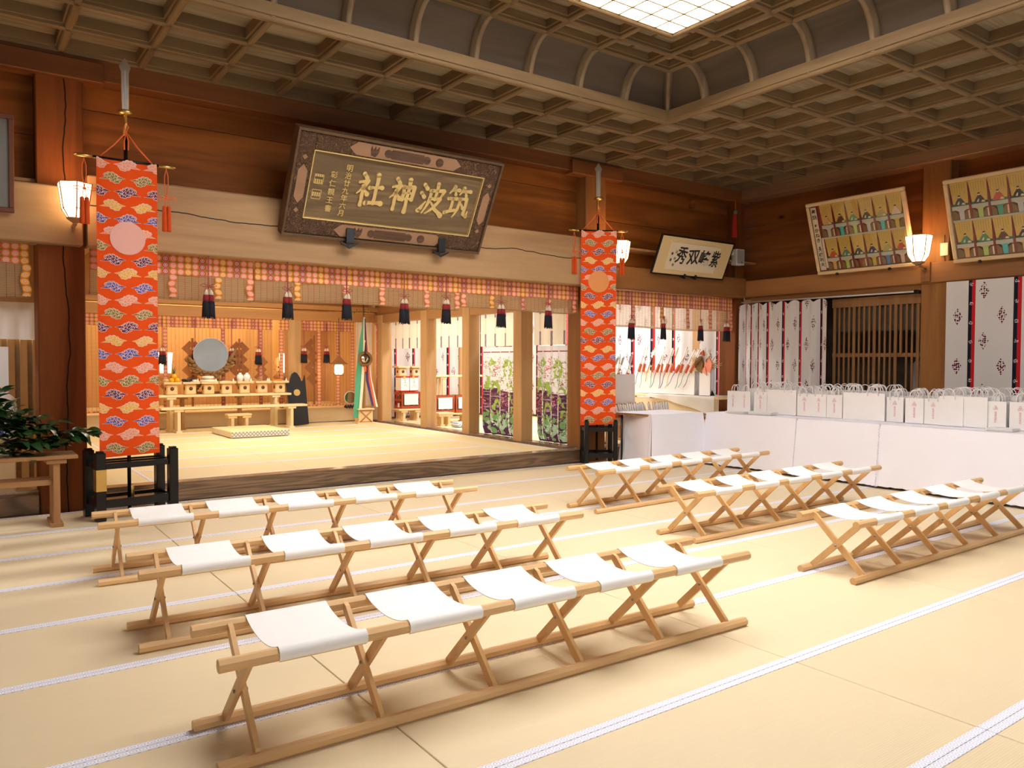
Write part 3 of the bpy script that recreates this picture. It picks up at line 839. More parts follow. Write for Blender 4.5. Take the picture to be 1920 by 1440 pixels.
make_bench('pale wooden folding bench with five white canvas seats, nearest the camera on the left side',(2.205,3.03,0),R(-1.3))
make_bench('pale wooden folding bench with five white canvas seats, middle one of the left column',(2.20,4.47,0),R(-1.6))
make_bench('pale wooden folding bench with five white canvas seats, left column row by the dark step',(2.21,5.89,0),R(-2.4))
make_bench('pale wooden folding bench with five white canvas seats, right column, nearest the camera',(6.36,3.10,0),R(.6))
make_bench('pale wooden folding bench with five white canvas seats, middle one of the right column',(6.40,4.53,0),R(.9))
make_bench('pale wooden folding bench with five white canvas seats, right column row nearest the banner',(6.56,5.98,0),R(2.6))
# ------------------------------------------------------------------ tassels
def tassel_mesh_cap(): 
    mb=MB()
    for s in (-1,1): mb.lathe([(.006,.0),(.02,-.02),(.028,-.07)],(s*.026,0,0),10)
    return mb
TC=tassel_mesh_cap().mesh('cream_cap',M['tas_wht'])
mb=MB()
for s in (-1,1): mb.lathe([(.028,-.065),(.032,-.10),(.033,-.135)],(s*.026,0,0),12)
TR=mb.mesh('red_collar',M['tas_red'])
mb=MB(); rr=random.Random(3)
for s in (-1,1):
    mb.lathe([(.032,-.13),(.038,-.2),(.040,-.29),(.034,-.30)],(s*.026,0,0),12)
    for k in range(16):
        a=2*PI*k/16; q=.036
        mb.cyl((s*.026+q*.9*math.cos(a),q*.9*math.sin(a),-.14),(s*.026+q*1.12*math.cos(a),q*1.12*math.sin(a),-.30-rr.uniform(0,.025)),.0045,4)
TB=mb.mesh('black_fringe',M['tas_blk'])
def cord_mesh(L):
    mb=MB(); mb.tube([(-.004,0,L),(-.006,0,L*.5),(-.006,0,.03),(0,0,0)],.004,6); mb.tube([(.006,0,L),(.005,0,L*.5),(.006,0,.03),(0,0,0)],.004,6)
    return mb
mb=MB()
for s in (-1,1):
    mb.tube([(0,-.01,.03),(s*.05,-.015,.055),(s*.085,-.012,.035),(s*.05,-.01,.02),(0,-.01,.025)],.004,6)
    mb.tube([(0,-.01,.03),(s*.03,-.02,0),(s*.05,-.018,-.03)],.0035,6)
mb.ball((0,-.005,.025),.012)
TK=mb.mesh('knot',M['cord_r'])
_cl={}
def tassel(label,x,y,ztop,zb,group,rz=0,sc=1.0):
    """zb is the lowest point"""
    zc=zb+.325*sc
    t=thing('tassel',label,'tassel',(x,y,zc),rz,group); t.scale=(sc,sc,sc)
    L=round((ztop-zc)/sc,2)
    if L not in _cl: _cl[L]=cord_mesh(L).mesh('cord',M['cord_r'])
    link('cord',_cl[L],t); link('knot',TK,t); link('cream_cap',TC,t); link('red_collar',TR,t); link('black_fringe',TB,t)
    return t
# ------------------------------------------------------------------ blinds (thing: valance, blind roll, hanging blind, strips)
def blind(label,x0,x1,y,ztop,zband,zbot,roll,strips,axis='x',group=None,bandm='band',sm='sudare',belly=.05,close=False):
    t=thing('bamboo_blind',label,'blind',(x0,y,0),0,group)
    W=x1-x0; H=ztop-zband
    seedx=rnd.uniform(0,6)
    def fb(u,v): x=W*u; return (x,-.012*math.sin(x*9+seedx)-.035-.012*math.sin(x*3.1),zband+H*v)
    obj('brocade_valance',MB().grid(fb,int(W*24),3,uvfn=lambda u,v:(W*u+x0,(H)*v)),bandm,t)
    if roll: # gathered lower part, curling under
        Hh=zband-zbot
        def fr(u,v):
            x=W*u
            # v 0 (bottom inner) ..1 top
            sagz=-.012*math.sin(x*2.2+seedx)
            a=v
            if a<.35:
                q=a/.35; ang=PI*(1-q)*.9
                return (x,.0+belly*(1-math.cos(ang))*.8-.03,zbot+.05-.05*math.sin(ang*.9+.3)+sagz)
            q=(a-.35)/.65
            return (x,-.03+.0*q,zbot+.045+(Hh-.03)*q+sagz*(1-q))
        obj('bamboo_slats',MB().grid(fr,int(W*8),14,uvfn=lambda u,v:(W*u,Hh*v*1.2)),sm,t)
    else:
        def fr(u,v): return (W*u,-.01,zbot+(zband-zbot)*v)
        obj('bamboo_slats',MB().grid(fr,4,2,uvfn=lambda u,v:(W*u,(zband-zbot)*v)),sm,t)
    for sx in strips:
        s=sx-x0
        zz=zbot if not roll else zbot+.02
        def fs(u,v,s=s): return (s-.037+.074*u+(.012*math.sin(v*9) if roll else 0),-.045-(.02*math.sin((1-v)*2.6) if roll else 0),zz+(zband-zz)*v)
        obj('brocade_strip',MB().grid(fs,1,8,uvfn=lambda u,v,s=s:(.0055+.064*u+round(s/.075)*.075,(zband-zz)*v+.03)),bandm,t)
    if not roll:
        def fe(u,v): return (W*u,-.03,zbot+.035*v)
        obj('hem_band',MB().grid(fe,2,1,uvfn=lambda u,v:(W*u,.03*v)),bandm,t)
    return t
blind('left long bamboo blind with orange brocade valance, half hidden by left banner',1.12,2.76,8.93,2.66,2.42,2.165,True,[1.9,2.37,2.72],group=None)
blind('middle long bamboo blind with orange brocade valance under the carved sign',2.78,5.50,8.93,2.66,2.42,2.19,True,[3.27,3.88,4.36,5.0,5.46])
blind('bamboo blind with orange brocade valance between sign and right banner',5.52,7.60,8.93,2.66,2.42,2.22,True,[5.56,6.02,6.55,7.02,7.5])
blind('narrower bamboo blind with brocade valance over the arrows, right of right banner',8.10,11.2,8.93,2.62,2.40,2.04,True,[8.72,9.36,9.98,10.55,11.1])
blind('bamboo blind with orange brocade valance at far left edge, left of dark pillar',-2.6,.60,8.93,2.63,2.43,2.10,True,[.57,-.1,-.8])
for i,(x,zb,lab) in enumerate([(2.23,1.95,'leftmost one, above the round mirror'),(3.10,1.97,'second from the left, above the altar end post'),(3.82,1.985,'third from the left, above the lantern'),(4.59,1.965,'fourth from the left, left of second doorway'),(5.20,1.985,'fifth from the left, over the second doorway'),(6.07,1.96,'sixth from the left, over left flowered curtain'),(6.89,1.97,'last before right banner, over right flowered curtain')]):
    tassel('black and red double tassel, '+lab,x,8.72,2.64,zb,'tassels under the main beam',rnd.uniform(-.4,.4))
for x,zb,lab in [(8.53,1.845,'just right of right banner'),(9.24,1.86,'above the middle arrows'),(10.13,1.85,'above the straw decoration'),(10.80,1.85,'nearest the room corner')]:
    tassel('black and red double tassel, '+lab,x,8.72,2.60,zb,'tassels under the right beam',rnd.uniform(-.6,.6))
# ------------------------------------------------------------------ banners
def sm_circle(cx,cz,r,n=10,sx=1.0): return [(cx+r*sx*math.cos(2*PI*i/n),cz+r*math.sin(2*PI*i/n)) for i in range(n)]
def cloud_shapes():
    """stylised scrolling cloud about .23 wide: list of lobes"""
    return [(-.060,.022,.018),(-.034,.036,.018),(-.002,.038,.018),(.026,.024,.018),(-.044,.0,.018),(-.012,.010,.022),(.022,-.004,.022),(.052,.008,.016),(.066,-.014,.014),(-.006,-.022,.018),(.026,-.034,.019),(.050,-.036,.014)]
TAIL=[[(-.118,-.018),(-.05,.006),(-.045,-.018)],[(.055,.018),(.120,.002),(.055,-.012)]]
def cloud(mb,f,cx,cz,mi,sgn=1,clip=None,sc=1.0):
    def P(x,z,d):
        x=cx+x*sgn*sc; z=cz+z*sc
        if clip: x=max(clip[0],min(clip[1],x))
        return f(x,z,d)
    def poly(pts,m,d):
        mb.add([P(x,z,d) for x,z in pts],[tuple(range(len(pts)))],m)
    for (x,z,r) in cloud_shapes(): poly(sm_circle(x,z,r+.004,10,1.1),0,.0008)
    for t in TAIL:
        g=[(sum(q[0] for q in t)/3,sum(q[1] for q in t)/3)]
        poly([(g[0][0]+(x-g[0][0])*1.12,g[0][1]+(z-g[0][1])*1.4) for x,z in t],0,.0007)
    for (x,z,r) in cloud_shapes(): poly(sm_circle(x,z,r-.001,10,1.1),mi,.0016)
    for t in TAIL: poly(t,mi,.0014)
    # scroll lines
    for (x,z,r) in cloud_shapes()[0:11]:
        n=9; a0=rnd.uniform(-.5,.8); w_=.0026
        inn=[];out=[]
        for i in range(n):
            a=a0+i*.62; q=r*(.72-.055*i)
            inn.append((x+(q-w_)*1.15*math.cos(a),z+(q-w_)*math.sin(a))); out.append((x+(q+w_)*1.15*math.cos(a),z+(q+w_)*math.sin(a)))
        for i in range(n-1): poly([inn[i],inn[i+1],out[i+1],out[i]],0,.0024)
def orange_tassel(parent_thing_label,loc,rz,group,zl=.62):
    t=thing('tassel',parent_thing_label,'tassel',loc,rz,group)
    mb=MB(); mb.tube([(0,0,0),(-.016,0,-.06),(-.018,0,-.14),(0,0,-.27)],.0045,6); mb.tube([(0,0,0),(.016,0,-.06),(.018,0,-.14),(0,0,-.27)],.0045,6)
    mb.tube([(0,0,-.28),(-.012,0,-.30),(-.014,0,-.36)],.004,6); mb.tube([(0,0,-.28),(.012,0,-.30),(.014,0,-.36)],.004,6)
    obj('cord',mb,'cord_o',t)
    mb=MB()
    for s in (-1,1): mb.tube([(0,-.004,-.275),(s*.05,-.008,-.262),(s*.092,-.006,-.268),(s*.098,-.006,-.285),(s*.06,-.008,-.294),(0,-.004,-.282)],.0042,6)
    mb.ball((0,-.006,-.278),.014); obj('bow',mb,'cord_o',t)
    mb=MB()
    for s in (-1,1):
        mb.lathe([(.008,-.355),(.019,-.365),(.021,-.42),(.024,-.60),(.022,-.605)],(s*.020,0,0),10)
    obj('fringe',mb,'tas_o',t); return t
def banner(label,loc,rz,disc,glabel,reflect=0,bladelab=''):
    t=thing('silk_banner',label,'banner',loc,rz)
    W=.265; Zt,Zb=3.395,.575
    fold=lambda x,z:-.035-.010*math.sin(z*2.1+x*2)-.006*math.sin(x*11+z)
    def F(x,z,d): return (x,fold(x,z)-d-.001,z+.0)
    cl=obj('cloth',MB().grid(lambda u,v:(-W+2*W*u,fold(-W+2*W*u,Zb+(Zt-Zb)*v),Zb+(Zt-Zb)*v+(.02*u if v==0 else 0)),12,60),'orange',t)
    names=[('c_olive','c_purple','c_yellow','c_blue','c_salmon')]
    seq=['c_salmon','c_olive','c_purple','c_yellow','c_blue']
    mb=MB(); mats=['pink_line','c_olive','c_purple','c_yellow','c_blue','c_salmon']
    z=Zt-.035; i=0
    while z>Zb+.035:
        mi=mats.index(seq[i%5]); clip=(-W+.002,W-.002)
        if i%2: 
            cloud(mb,F,-.13,z,mi,1,clip,.92); cloud(mb,F,.14,z-.004,mi,-1,clip,.92)
        else:
            cloud(mb,F,.0,z,mi,-1,clip,.98); cloud(mb,F,.255,z,mi,1,clip,.92); cloud(mb,F,-.255,z,mi,1,clip,.88)
        z-=.1285; i+=1
    obj('cloud_pattern',mb,mats,cl)
    n=40; mb=MB(); cz=2.672; r=.157
    ring=[F(r*math.cos(2*PI*i/n),cz+r*math.sin(2*PI*i/n),.006) for i in range(n)]
    mb.add(ring+[F(0,cz,.006)],[(i,(i+1)%n,n) for i in range(n)],0,True)
    obj('disc',mb,disc,cl,'pink disc' if disc=='disc_pink' else 'orange disc')
    obj('pole',MB().cyl((0,.02,.06),(0,.02,3.72),.017,12),'black',t)
    mb=MB().cyl((-.30,0,3.415),(.30,0,3.415),.013,10); obj('crossbar',mb,'black',t)
    for s in (-1,1):
        mb=MB(); mb.cyl((s*.29,0,3.415),(s*.43,0,3.415),.0155,12); mb.lathe([(.018,-.004),(.018,.004)],(s*.43,0,3.415),10)
        mb.cyl((s*.36,0,3.40),(s*.36,0,3.385),.004,6)
        obj('finial',mb,'brass',t)
    mb=MB(); mb.cyl((0,.02,3.66),(0,.02,3.87),.020,12); mb.lathe([(.02,-.01),(.06,0),(.066,.015),(.06,.032),(.02,.045)],(0,.02,3.865),16)
    obj('socket',mb,'brass',t)
    out=[(-.030,3.91),(-.034,4.26),(-.052,4.315),(0,4.40),(.052,4.315),(.034,4.26),(.030,3.91)]
    obj('blade',MB().prism(out,.012,y0=.014).prism([(-.008,3.95),(-.008,4.28),(.008,4.28),(.008,3.95)],.004,y0=.0105,mi=1),['blade','zinc'],t)
    mb=MB()
    for s in (-1,1): mb.tube([(s*.23,0,3.425),(s*.10,0,3.56),(0,-.005,3.69)],.0075,6)
    mb.tube([(0,-.004,3.69),(-.02,-.01,3.74),(0,-.01,3.78),(.02,-.01,3.74),(0,-.004,3.69)],.006,6)
    for s in (-1,1): mb.tube([(0,-.004,3.69),(s*.018,-.012,3.6),(s*.016,-.012,3.52)],.006,6)
    obj('hanging_cord',mb,'cord_o',t)
    c,s_=math.cos(rz),math.sin(rz)
    for q,l in ((-1,'left'),(1,'right')):
        orange_tassel('orange tassel with bow knot on %s end of %s'%(l,glabel),(loc[0]+c*q*.36,loc[1]+s_*q*.36,loc[2]+3.385),rz,'orange banner tassels')
    return t
def banner_stand(label,loc,rz,W,D,H,brass=True):
    t=thing('banner_stand',label,'stand',loc,rz)
    w_=.085 if W>.5 else .06; g=w_
    leg=MB()
    for i,(x,y) in enumerate([(-W/2,-D/2),(W/2,-D/2),(-W/2,D/2),(W/2,D/2)]):
        mb=MB().box((x,y,H/2),(w_,w_,H),.006); mb.box((x,y,H+.008),(w_*.7,w_*.7,.016),.004)
        obj('leg',mb,'black',t)
    for z,h in ((H-.13,.055),(.16,.075)):
        for s in (-1,1):
            obj('rail',MB().box((0,s*D/2,z),(W-w_,.04,h),.003),'black',t)
            obj('rail',MB().box((s*W/2,0,z),(.04,D-w_,h),.003),'black',t)
    obj('pole_board',MB().box((0,0,.16),(W-.06,.13,.035),.003),'black',t)
    obj('crosspiece',MB().box((0,0,H-.12),(W-.06,.05,.035),.003),'black',t)
    if brass:
        obj('brass_plate',MB().box((-W/2,-D/2-.001,H*.60),(w_+.004,w_+.004,.20)),'brass',t)
        obj('brass_foot',MB().lathe([(.026,0),(.026,.09),(.022,.10)],(0,0,.178),14),'brass',t)
    return t
banner_stand('black lacquer stand holding the left banner, with brass plates',(1.385,8.31,0),R(8),.66,.36,.64)
banner('tall orange silk banner with clouds and pale pink disc, left of the altar',(1.365,8.27,.0),R(1.5),'disc_pink','left orange banner')
banner_stand('black lacquer stand under the right banner beside the white cloth table',(7.62,8.45,0),R(-32),.42,.40,.66,False)
banner('tall orange silk banner with clouds and orange disc, right of flowered curtains',(7.655,8.52,.0),R(-27),'disc_orange','right orange banner')
# ------------------------------------------------------------------ wall lamps
def sconce(label,loc,rz,sc=1.0):
    t=thing('wall_lantern',label,'lamp',loc,rz); t.scale=(sc,)*3
    # six-sided flaring paper shade; local +y towards wall, centre at origin bottom of shade
    z0,z1,z2=0,.09,.36; r0,r1,r2=.075,.135,.175
    gl=MB(); fr=MB(); n=6
    P=lambda r,z,k:(r*math.cos(2*PI*(k+.5)/n),r*math.sin(2*PI*(k+.5)/n),z)
    for k in range(n):
        for (ra,za,rb,zb) in ((r0,z0,r1,z1),(r1,z1,r2,z2)):
            a,b,c,d=P(ra,za,k),P(ra,za,k+1),P(rb,zb,k+1),P(rb,zb,k)
            o=len(gl.v); gl.v+=[a,b,c,d]; gl.f.append((o,o+1,o+2,o+3)); gl.mi.append(0); gl.sm.append(False)
            fr.cyl(a,d,.007,6)
            fr.cyl(c,d,.0045,6)
    obj('paper_shade',gl,'lampglass',t); obj('frame',fr,'midwood',t)
    mb=MB().lathe([(.03,-.05),(.06,-.03),(.085,-.012),(.085,0)],(0,0,0),12)
    mb.box((0,.10,-.06),(.035,.22,.03),.004); mb.tube([(0,.05,-.05),(0,.12,-.10),(0,.2,-.12)],.014,8)
    obj('bracket',mb,'midwood',t)
    obj('back_plate',MB().box((0,.215,-.13),(.13,.03,.28),.004),'beam_o',t)
    return t
sconce('glowing six-sided wall lantern behind the left banner beside the cracked pillar',(.955,8.50,2.86),0,.9)
sconce('glowing six-sided wall lantern partly hidden by the right banner',(8.07,8.50,2.97),0,.9)
sconce('glowing six-sided wall lantern between the two poem pictures on right wall',(11.07,5.60,2.93),R(-90))
t=thing('switch_box','small pale box on the right wall pillar beside the lantern','switch',(11.33,5.37,3.10),R(-90))
obj('case',MB().box((0,0,0),(.11,.03,.18),.005),'cream2',t); obj('cable',MB().tube([(0,0,.09),(.0,0,.2)],.004,6).tube([(.0,0,-.09),(.01,0,-.17)],.004,6),'black',t)
# ------------------------------------------------------------------ framed boards
def framed(BL,BR,ztop_len,tilt,rz):
    """matrix with local x along width, z up the face, y into the wall; origin bottom centre"""
    c=(Vector(BL)+Vector(BR))/2
    return Matrix.Translation(c)@Matrix.Rotation(rz,4,'Z')@Matrix.Rotation(tilt,4,'X')
def place_text(parent,body,x,z,size,mat,y=-.012,name='lettering',extrude=.002,offset=0,sx=1,rot=0,label=None):
    me=text_mesh(body,size,extrude,offset,mat,name)
    o=link(name,me,parent,(x,y,z),(PI/2,0,0)); o.scale=(sx,1,1)
    if rot: o.rotation_euler=(PI/2,rot,0)
    if label: o['label']=label
    return o
# carved shrine name board
W_,H_=2.58,1.15
mw=framed((3.0,8.62,2.96),(5.6,8.62,2.96),H_,R(29),0)
t=thing('name_board','large tilted carved wooden board with gold characters above the altar opening','sign',mw=mw)
spn=obj('panel',MB().box((0,.03,H_/2),(W_-.3,.03,H_-.3)),'signwood',t)
fw=.185
def frame_bar(x0,x1,z0,z1,ax):
    return MB().box(((x0+x1)/2,.0,(z0+z1)/2),(x1-x0,.07,z1-z0),.012)
hw=W_/2
for (a,b,c,d) in ((-hw+fw,hw-fw,0,fw),(-hw+fw,hw-fw,H_-fw,H_),(-hw,-hw+fw,0,H_),(hw-fw,hw,0,H_)):
    obj('carved_frame',frame_bar(a,b,c,d,0),'carvedframe',t)
mb=MB(); e=.03
for (a,b,c,d) in ((-hw-e,hw+e,-e,0),(-hw-e,hw+e,H_,H_+e),(-hw-e,-hw,0,H_),(hw,hw+e,0,H_)): mb.box(((a+b)/2,.02,(c+d)/2),(b-a,.15,d-c),.004)
obj('outer_edge',mb,'signedge',t)
mb=MB()
for (a,b,c,d) in ((-hw+fw,hw-fw,fw,fw+.014),(-hw+fw,hw-fw,H_-fw-.014,H_-fw),(-hw+fw,-hw+fw+.014,fw,H_-fw),(hw-fw-.014,hw-fw,fw,H_-fw)): mb.box(((a+b)/2,-.005,(c+d)/2),(b-a,.05,d-c),.003)
obj('gilt_edge',mb,'gold',t)
def inlay(x0,x1,z0,z1,horiz=True):
    c=.09 if horiz else .07
    if horiz: p=[(x0,(z0+z1)/2),(x0+c,z0),(x1-c,z0),(x1,(z0+z1)/2),(x1-c,z1),(x0+c,z1)]
    else: p=[((x0+x1)/2,z0),(x1,z0+c),(x1,z1-c),((x0+x1)/2,z1),(x0,z1-c),(x0,z0+c)]
    return MB().prism(p,.006,y0=-.040)
for z0 in (.03,H_-fw+.03):
    inl=obj('pale_inlay',inlay(-.72,.72,z0-.01,z0+fw-.05),'signinlay',t)
    mb=MB(); zc=z0+(fw-.06)/2
    mb.prism([(-.24,zc),(-.2,zc-.05),(.2,zc-.05),(.24,zc),(.2,zc+.05),(-.2,zc+.05)],.012,y0=-.052)
    for q in (-.25,.25): mb.prism(sm_circle(q,zc,.045,12),.012,y0=-.051)
    obj('carved_cartouche',mb,'signframe',inl)
    mb=MB()
    for i in range(16):
        a=2*PI*i/16; mb.prism(sm_circle(.42+.038*math.cos(a),zc+.038*math.sin(a),.011,6),.014,y0=-.054)
    mb.prism(sm_circle(.42,zc,.03,12),.013,y0=-.053); obj('carved_chrysanthemum',mb,'signframe',inl)
    mb=MB()
    for i,(dx,a) in enumerate(((-.03,.5),(0,0),(.03,-.5))): mb.prism([(-.42+dx*.3,zc-.045),(-.42+dx-.018,zc),(-.42+dx*1.5,zc+.055),(-.42+dx+.018,zc)],.012,y0=-.052-.001*i)
    mb.prism(sm_circle(-.42,zc-.02,.045,5),.01,y0=-.05); obj('carved_paulownia',mb,'signframe',inl)
for x0 in (-hw+.04,hw-fw+.04):
    obj('pale_inlay',inlay(x0,x0+fw-.08,H_/2-.22,H_/2+.22,False),'signinlay',t)
    mb=MB()
    for q in (-.3,.3): mb.prism([(x0+.052-.03,H_/2+q),(x0+.052,H_/2+q-.03),(x0+.052+.03,H_/2+q),(x0+.052,H_/2+q+.03)],.008,y0=-.041)
    obj('pale_stud',mb,'signinlay',t)
SHI=[[(.20,.95,.05),(.30,.85,.05)],[(.08,.70,.03),(.24,.73,.04),(.37,.77,.05),(.24,.56,.045),(.03,.37,.015)],[(.24,.60,.05),(.23,.30,.045),(.23,.04,.045)],[(.28,.50,.02),(.41,.38,.055)]]
GLY={'社':SHI+[[(.48,.57,.045),(.70,.60,.035),(.93,.62,.05)],[(.72,.97,.055),(.71,.5,.045),(.70,.14,.05)],[(.42,.11,.055),(.70,.14,.04),(.98,.15,.06)]],
'神':SHI+[[(.51,.74,.05),(.52,.36,.045)],[(.51,.73,.035),(.91,.77,.055),(.88,.40,.05)],[(.53,.56,.03),(.86,.58,.03)],[(.53,.38,.03),(.86,.41,.03)],[(.70,.98,.055),(.69,.4,.045),(.69,.0,.055)]],
'波':[[(.10,.90,.05),(.22,.80,.05)],[(.04,.64,.05),(.16,.54,.05)],[(.03,.10,.055),(.12,.19,.045),(.26,.40,.015)],[(.38,.74,.04),(.92,.79,.055),(.84,.60,.025)],[(.41,.74,.045),(.38,.40,.045),(.20,.04,.018)],[(.63,.98,.05),(.61,.50,.04)],[(.42,.50,.035),(.83,.53,.05),(.63,.25,.045),(.34,.03,.015)],[(.47,.41,.025),(.68,.20,.045),(.98,.03,.065)]],
'筑':[[(.24,.98,.045),(.07,.77,.02)],[(.18,.86,.03),(.44,.89,.045)],[(.28,.86,.03),(.33,.75,.04)],[(.64,.98,.045),(.50,.77,.02)],[(.58,.86,.03),(.93,.90,.045)],[(.72,.86,.03),(.78,.75,.04)],[(.08,.59,.04),(.42,.62,.045)],[(.26,.59,.045),(.24,.22,.045)],[(.03,.14,.045),(.44,.25,.04)],[(.57,.62,.045),(.54,.30,.04),(.40,.02,.015)],[(.56,.62,.035),(.84,.65,.05),(.83,.16,.045),(.97,.09,.045),(.99,.26,.018)],[(.65,.46,.03),(.76,.35,.045)]]}
def brush(mb,pts,X,Z,w_,h_,y0,t_):
    P=[(X+(x-.5)*w_,Z+(z-.5)*h_,r*w_*1.5) for x,z,r in pts]
    for i,(x,z,r) in enumerate(P): mb.prism(sm_circle(x,z,r*(1.12 if i in (0,len(P)-1) else 1),10),t_,y0=y0-.0004*(i%3))
    for (a,b) in zip(P[:-1],P[1:]):
        dx,dz=b[0]-a[0],b[1]-a[1]; L=math.hypot(dx,dz); nx_,nz_=-dz/L,dx/L
        m=((a[0]+b[0])/2+nx_*L*.03,(a[1]+b[1])/2+nz_*L*.03,(a[2]+b[2])/2*.86)
        mb.prism([(a[0]+nx_*a[2],a[1]+nz_*a[2]),(m[0]+nx_*m[2],m[1]+nz_*m[2]),(b[0]+nx_*b[2],b[1]+nz_*b[2]),(b[0]-nx_*b[2],b[1]-nz_*b[2]),(m[0]-nx_*m[2],m[1]-nz_*m[2]),(a[0]-nx_*a[2],a[1]-nz_*a[2])],t_,y0=y0)
for body,u in (('社',.337),('神',.527),('波',.71),('筑',.877)):
    mb=MB()
    for st in GLY[body]: brush(mb,st,-1.105+2.21*u,fw+.78*.53,.335,.40,-.004,.018)
    obj('gold_character',mb,'gold',spn)
for body,u,v0,p,sz in (('明治廿九年六月',.205,.80,.088,.082),('彰仁親王書',.13,.67,.098,.085)):
    for i,ch in enumerate(body): place_text(spn,ch,-1.105+2.21*u,fw+.78*v0-p*i,sz,'gold',.008,'gold_character',.004,.0006,1)
for v in (.585,.36):
    mb=MB(); x=-1.105+2.21*.055; z=fw+.78*v
    for i in range(4):
        for j in range(4):
            if (i*3+j*5+int(v*10))%3: mb.box((x-.036+.024*i,.010,z-.036+.024*j),(.016,.006,.02))
    mb.box((x,.010,z+.052),(.105,.006,.006)).box((x,.010,z-.052),(.105,.006,.006)).box((x-.052,.010,z),(.006,.006,.105)).box((x+.052,.010,z),(.006,.006,.105))
    obj('gold_seal',mb,'gold',spn)
for i,x in enumerate((3.78,5.02)):
    b=thing('iron_bracket','black iron bracket carrying the carved name board, %s one'%('left','right')[i],'bracket',(x,8.60,2.90),0)
    obj('hook',MB().box((0,-.075,.07),(.10,.022,.17),.004).box((0,0,-.01),(.10,.16,.022),.004).prism([(-.11,-.02),(0,-.08),(.11,-.02),(.11,0),(0,-.05),(-.11,0)],.02,y0=-.06),'iron',b)
# small calligraphy board
W_,H_=1.68,.61
mw=framed((8.864,8.62,2.90),(10.545,8.62,2.90),H_,R(23),0)
t=thing('calligraphy_board','tilted cream calligraphy with four brushed characters in thin black frame','sign',mw=mw)
obj('mount',MB().box((0,.01,H_/2),(W_,.02,H_)),'cream',t); ppr=obj('paper',MB().box((-.02,-.002,H_/2-.005),(W_*.69,.012,H_*.72)),'cream2',t)
mb=MB()
for (a,b,c,d) in ((-W_/2-.015,W_/2+.015,-.015,.008),(-W_/2-.015,W_/2+.015,H_-.008,H_+.015),(-W_/2-.015,-W_/2+.008,0,H_),(W_/2-.008,W_/2+.015,0,H_)): mb.box(((a+b)/2,.01,(c+d)/2),(b-a,.035,d-c),.003)
obj('frame',mb,'black',t)
for body,u,sz,rr_,sx in (('秀',.315,.30,.12,.8),('双',.48,.27,-.1,1.0),('峰',.635,.26,.1,1.0),('紫',.79,.29,.08,.72)):
    place_text(ppr,body,-W_/2+W_*u,H_*.5,sz,'ink',-.011,'brushed_character',.0015,.004,sx,rr_)
for i,(body,u) in enumerate((('月次会',.235),('敬書',.185))):
    for j,ch in enumerate(body): place_text(ppr,ch,-W_/2+W_*u,H_*(.60-.17*j-.05*i),.05,'ink',-.011,'brushed_character',.001,0,1)
for q in (-.12,.14): obj('hook',MB().box((q,-.03,.0),(.02,.04,.07),.003).box((q,.03,-.03),(.02,.16,.02)),'iron',t)
# wall speaker and corner tassel
t=thing('wall_speaker','small white wall speaker with grey grille right of cream calligraphy','speaker',(11.0,8.66,3.18),R(-8))
obj('cabinet',MB().box((0,0,.13),(.19,.13,.27),.008),'spkw',t); obj('grille',MB().box((0,-.067,.13),(.155,.006,.235),.002),'spkg',t)
obj('badge',MB().box((.02,-.071,.04),(.022,.004,.014)),'black',t); obj('mount',MB().box((-.12,.02,.19),(.09,.03,.05),.004).box((-.16,.1,.19),(.03,.17,.08),.004),'spkw',t)
obj('cable',MB().tube([(-.03,.06,0),(-.03,.07,-.12),(-.035,.08,-.2)],.004,6),'black',t)
t=thing('red_tassel','long red ribbon tassel with green bead hanging in upper room corner','tassel',(10.97,8.70,3.66),0)
obj('cord',MB().cyl((0,0,.44),(0,0,.66),.005,6),'cord_o',t); obj('bead',MB().ball((0,0,.43),.035),'green2',t,'green bead')
obj('ribbon',MB().add([(-.028,0,.4),(.028,0,.4),(.052,0,0),(-.052,0,0),(-.028,.03,.4),(.028,.03,.4),(.052,.03,0),(-.052,.03,0)],[(0,3,2,1),(4,5,6,7),(0,4,7,3),(1,2,6,5),(3,7,6,2),(0,1,5,4)]),'red',t)
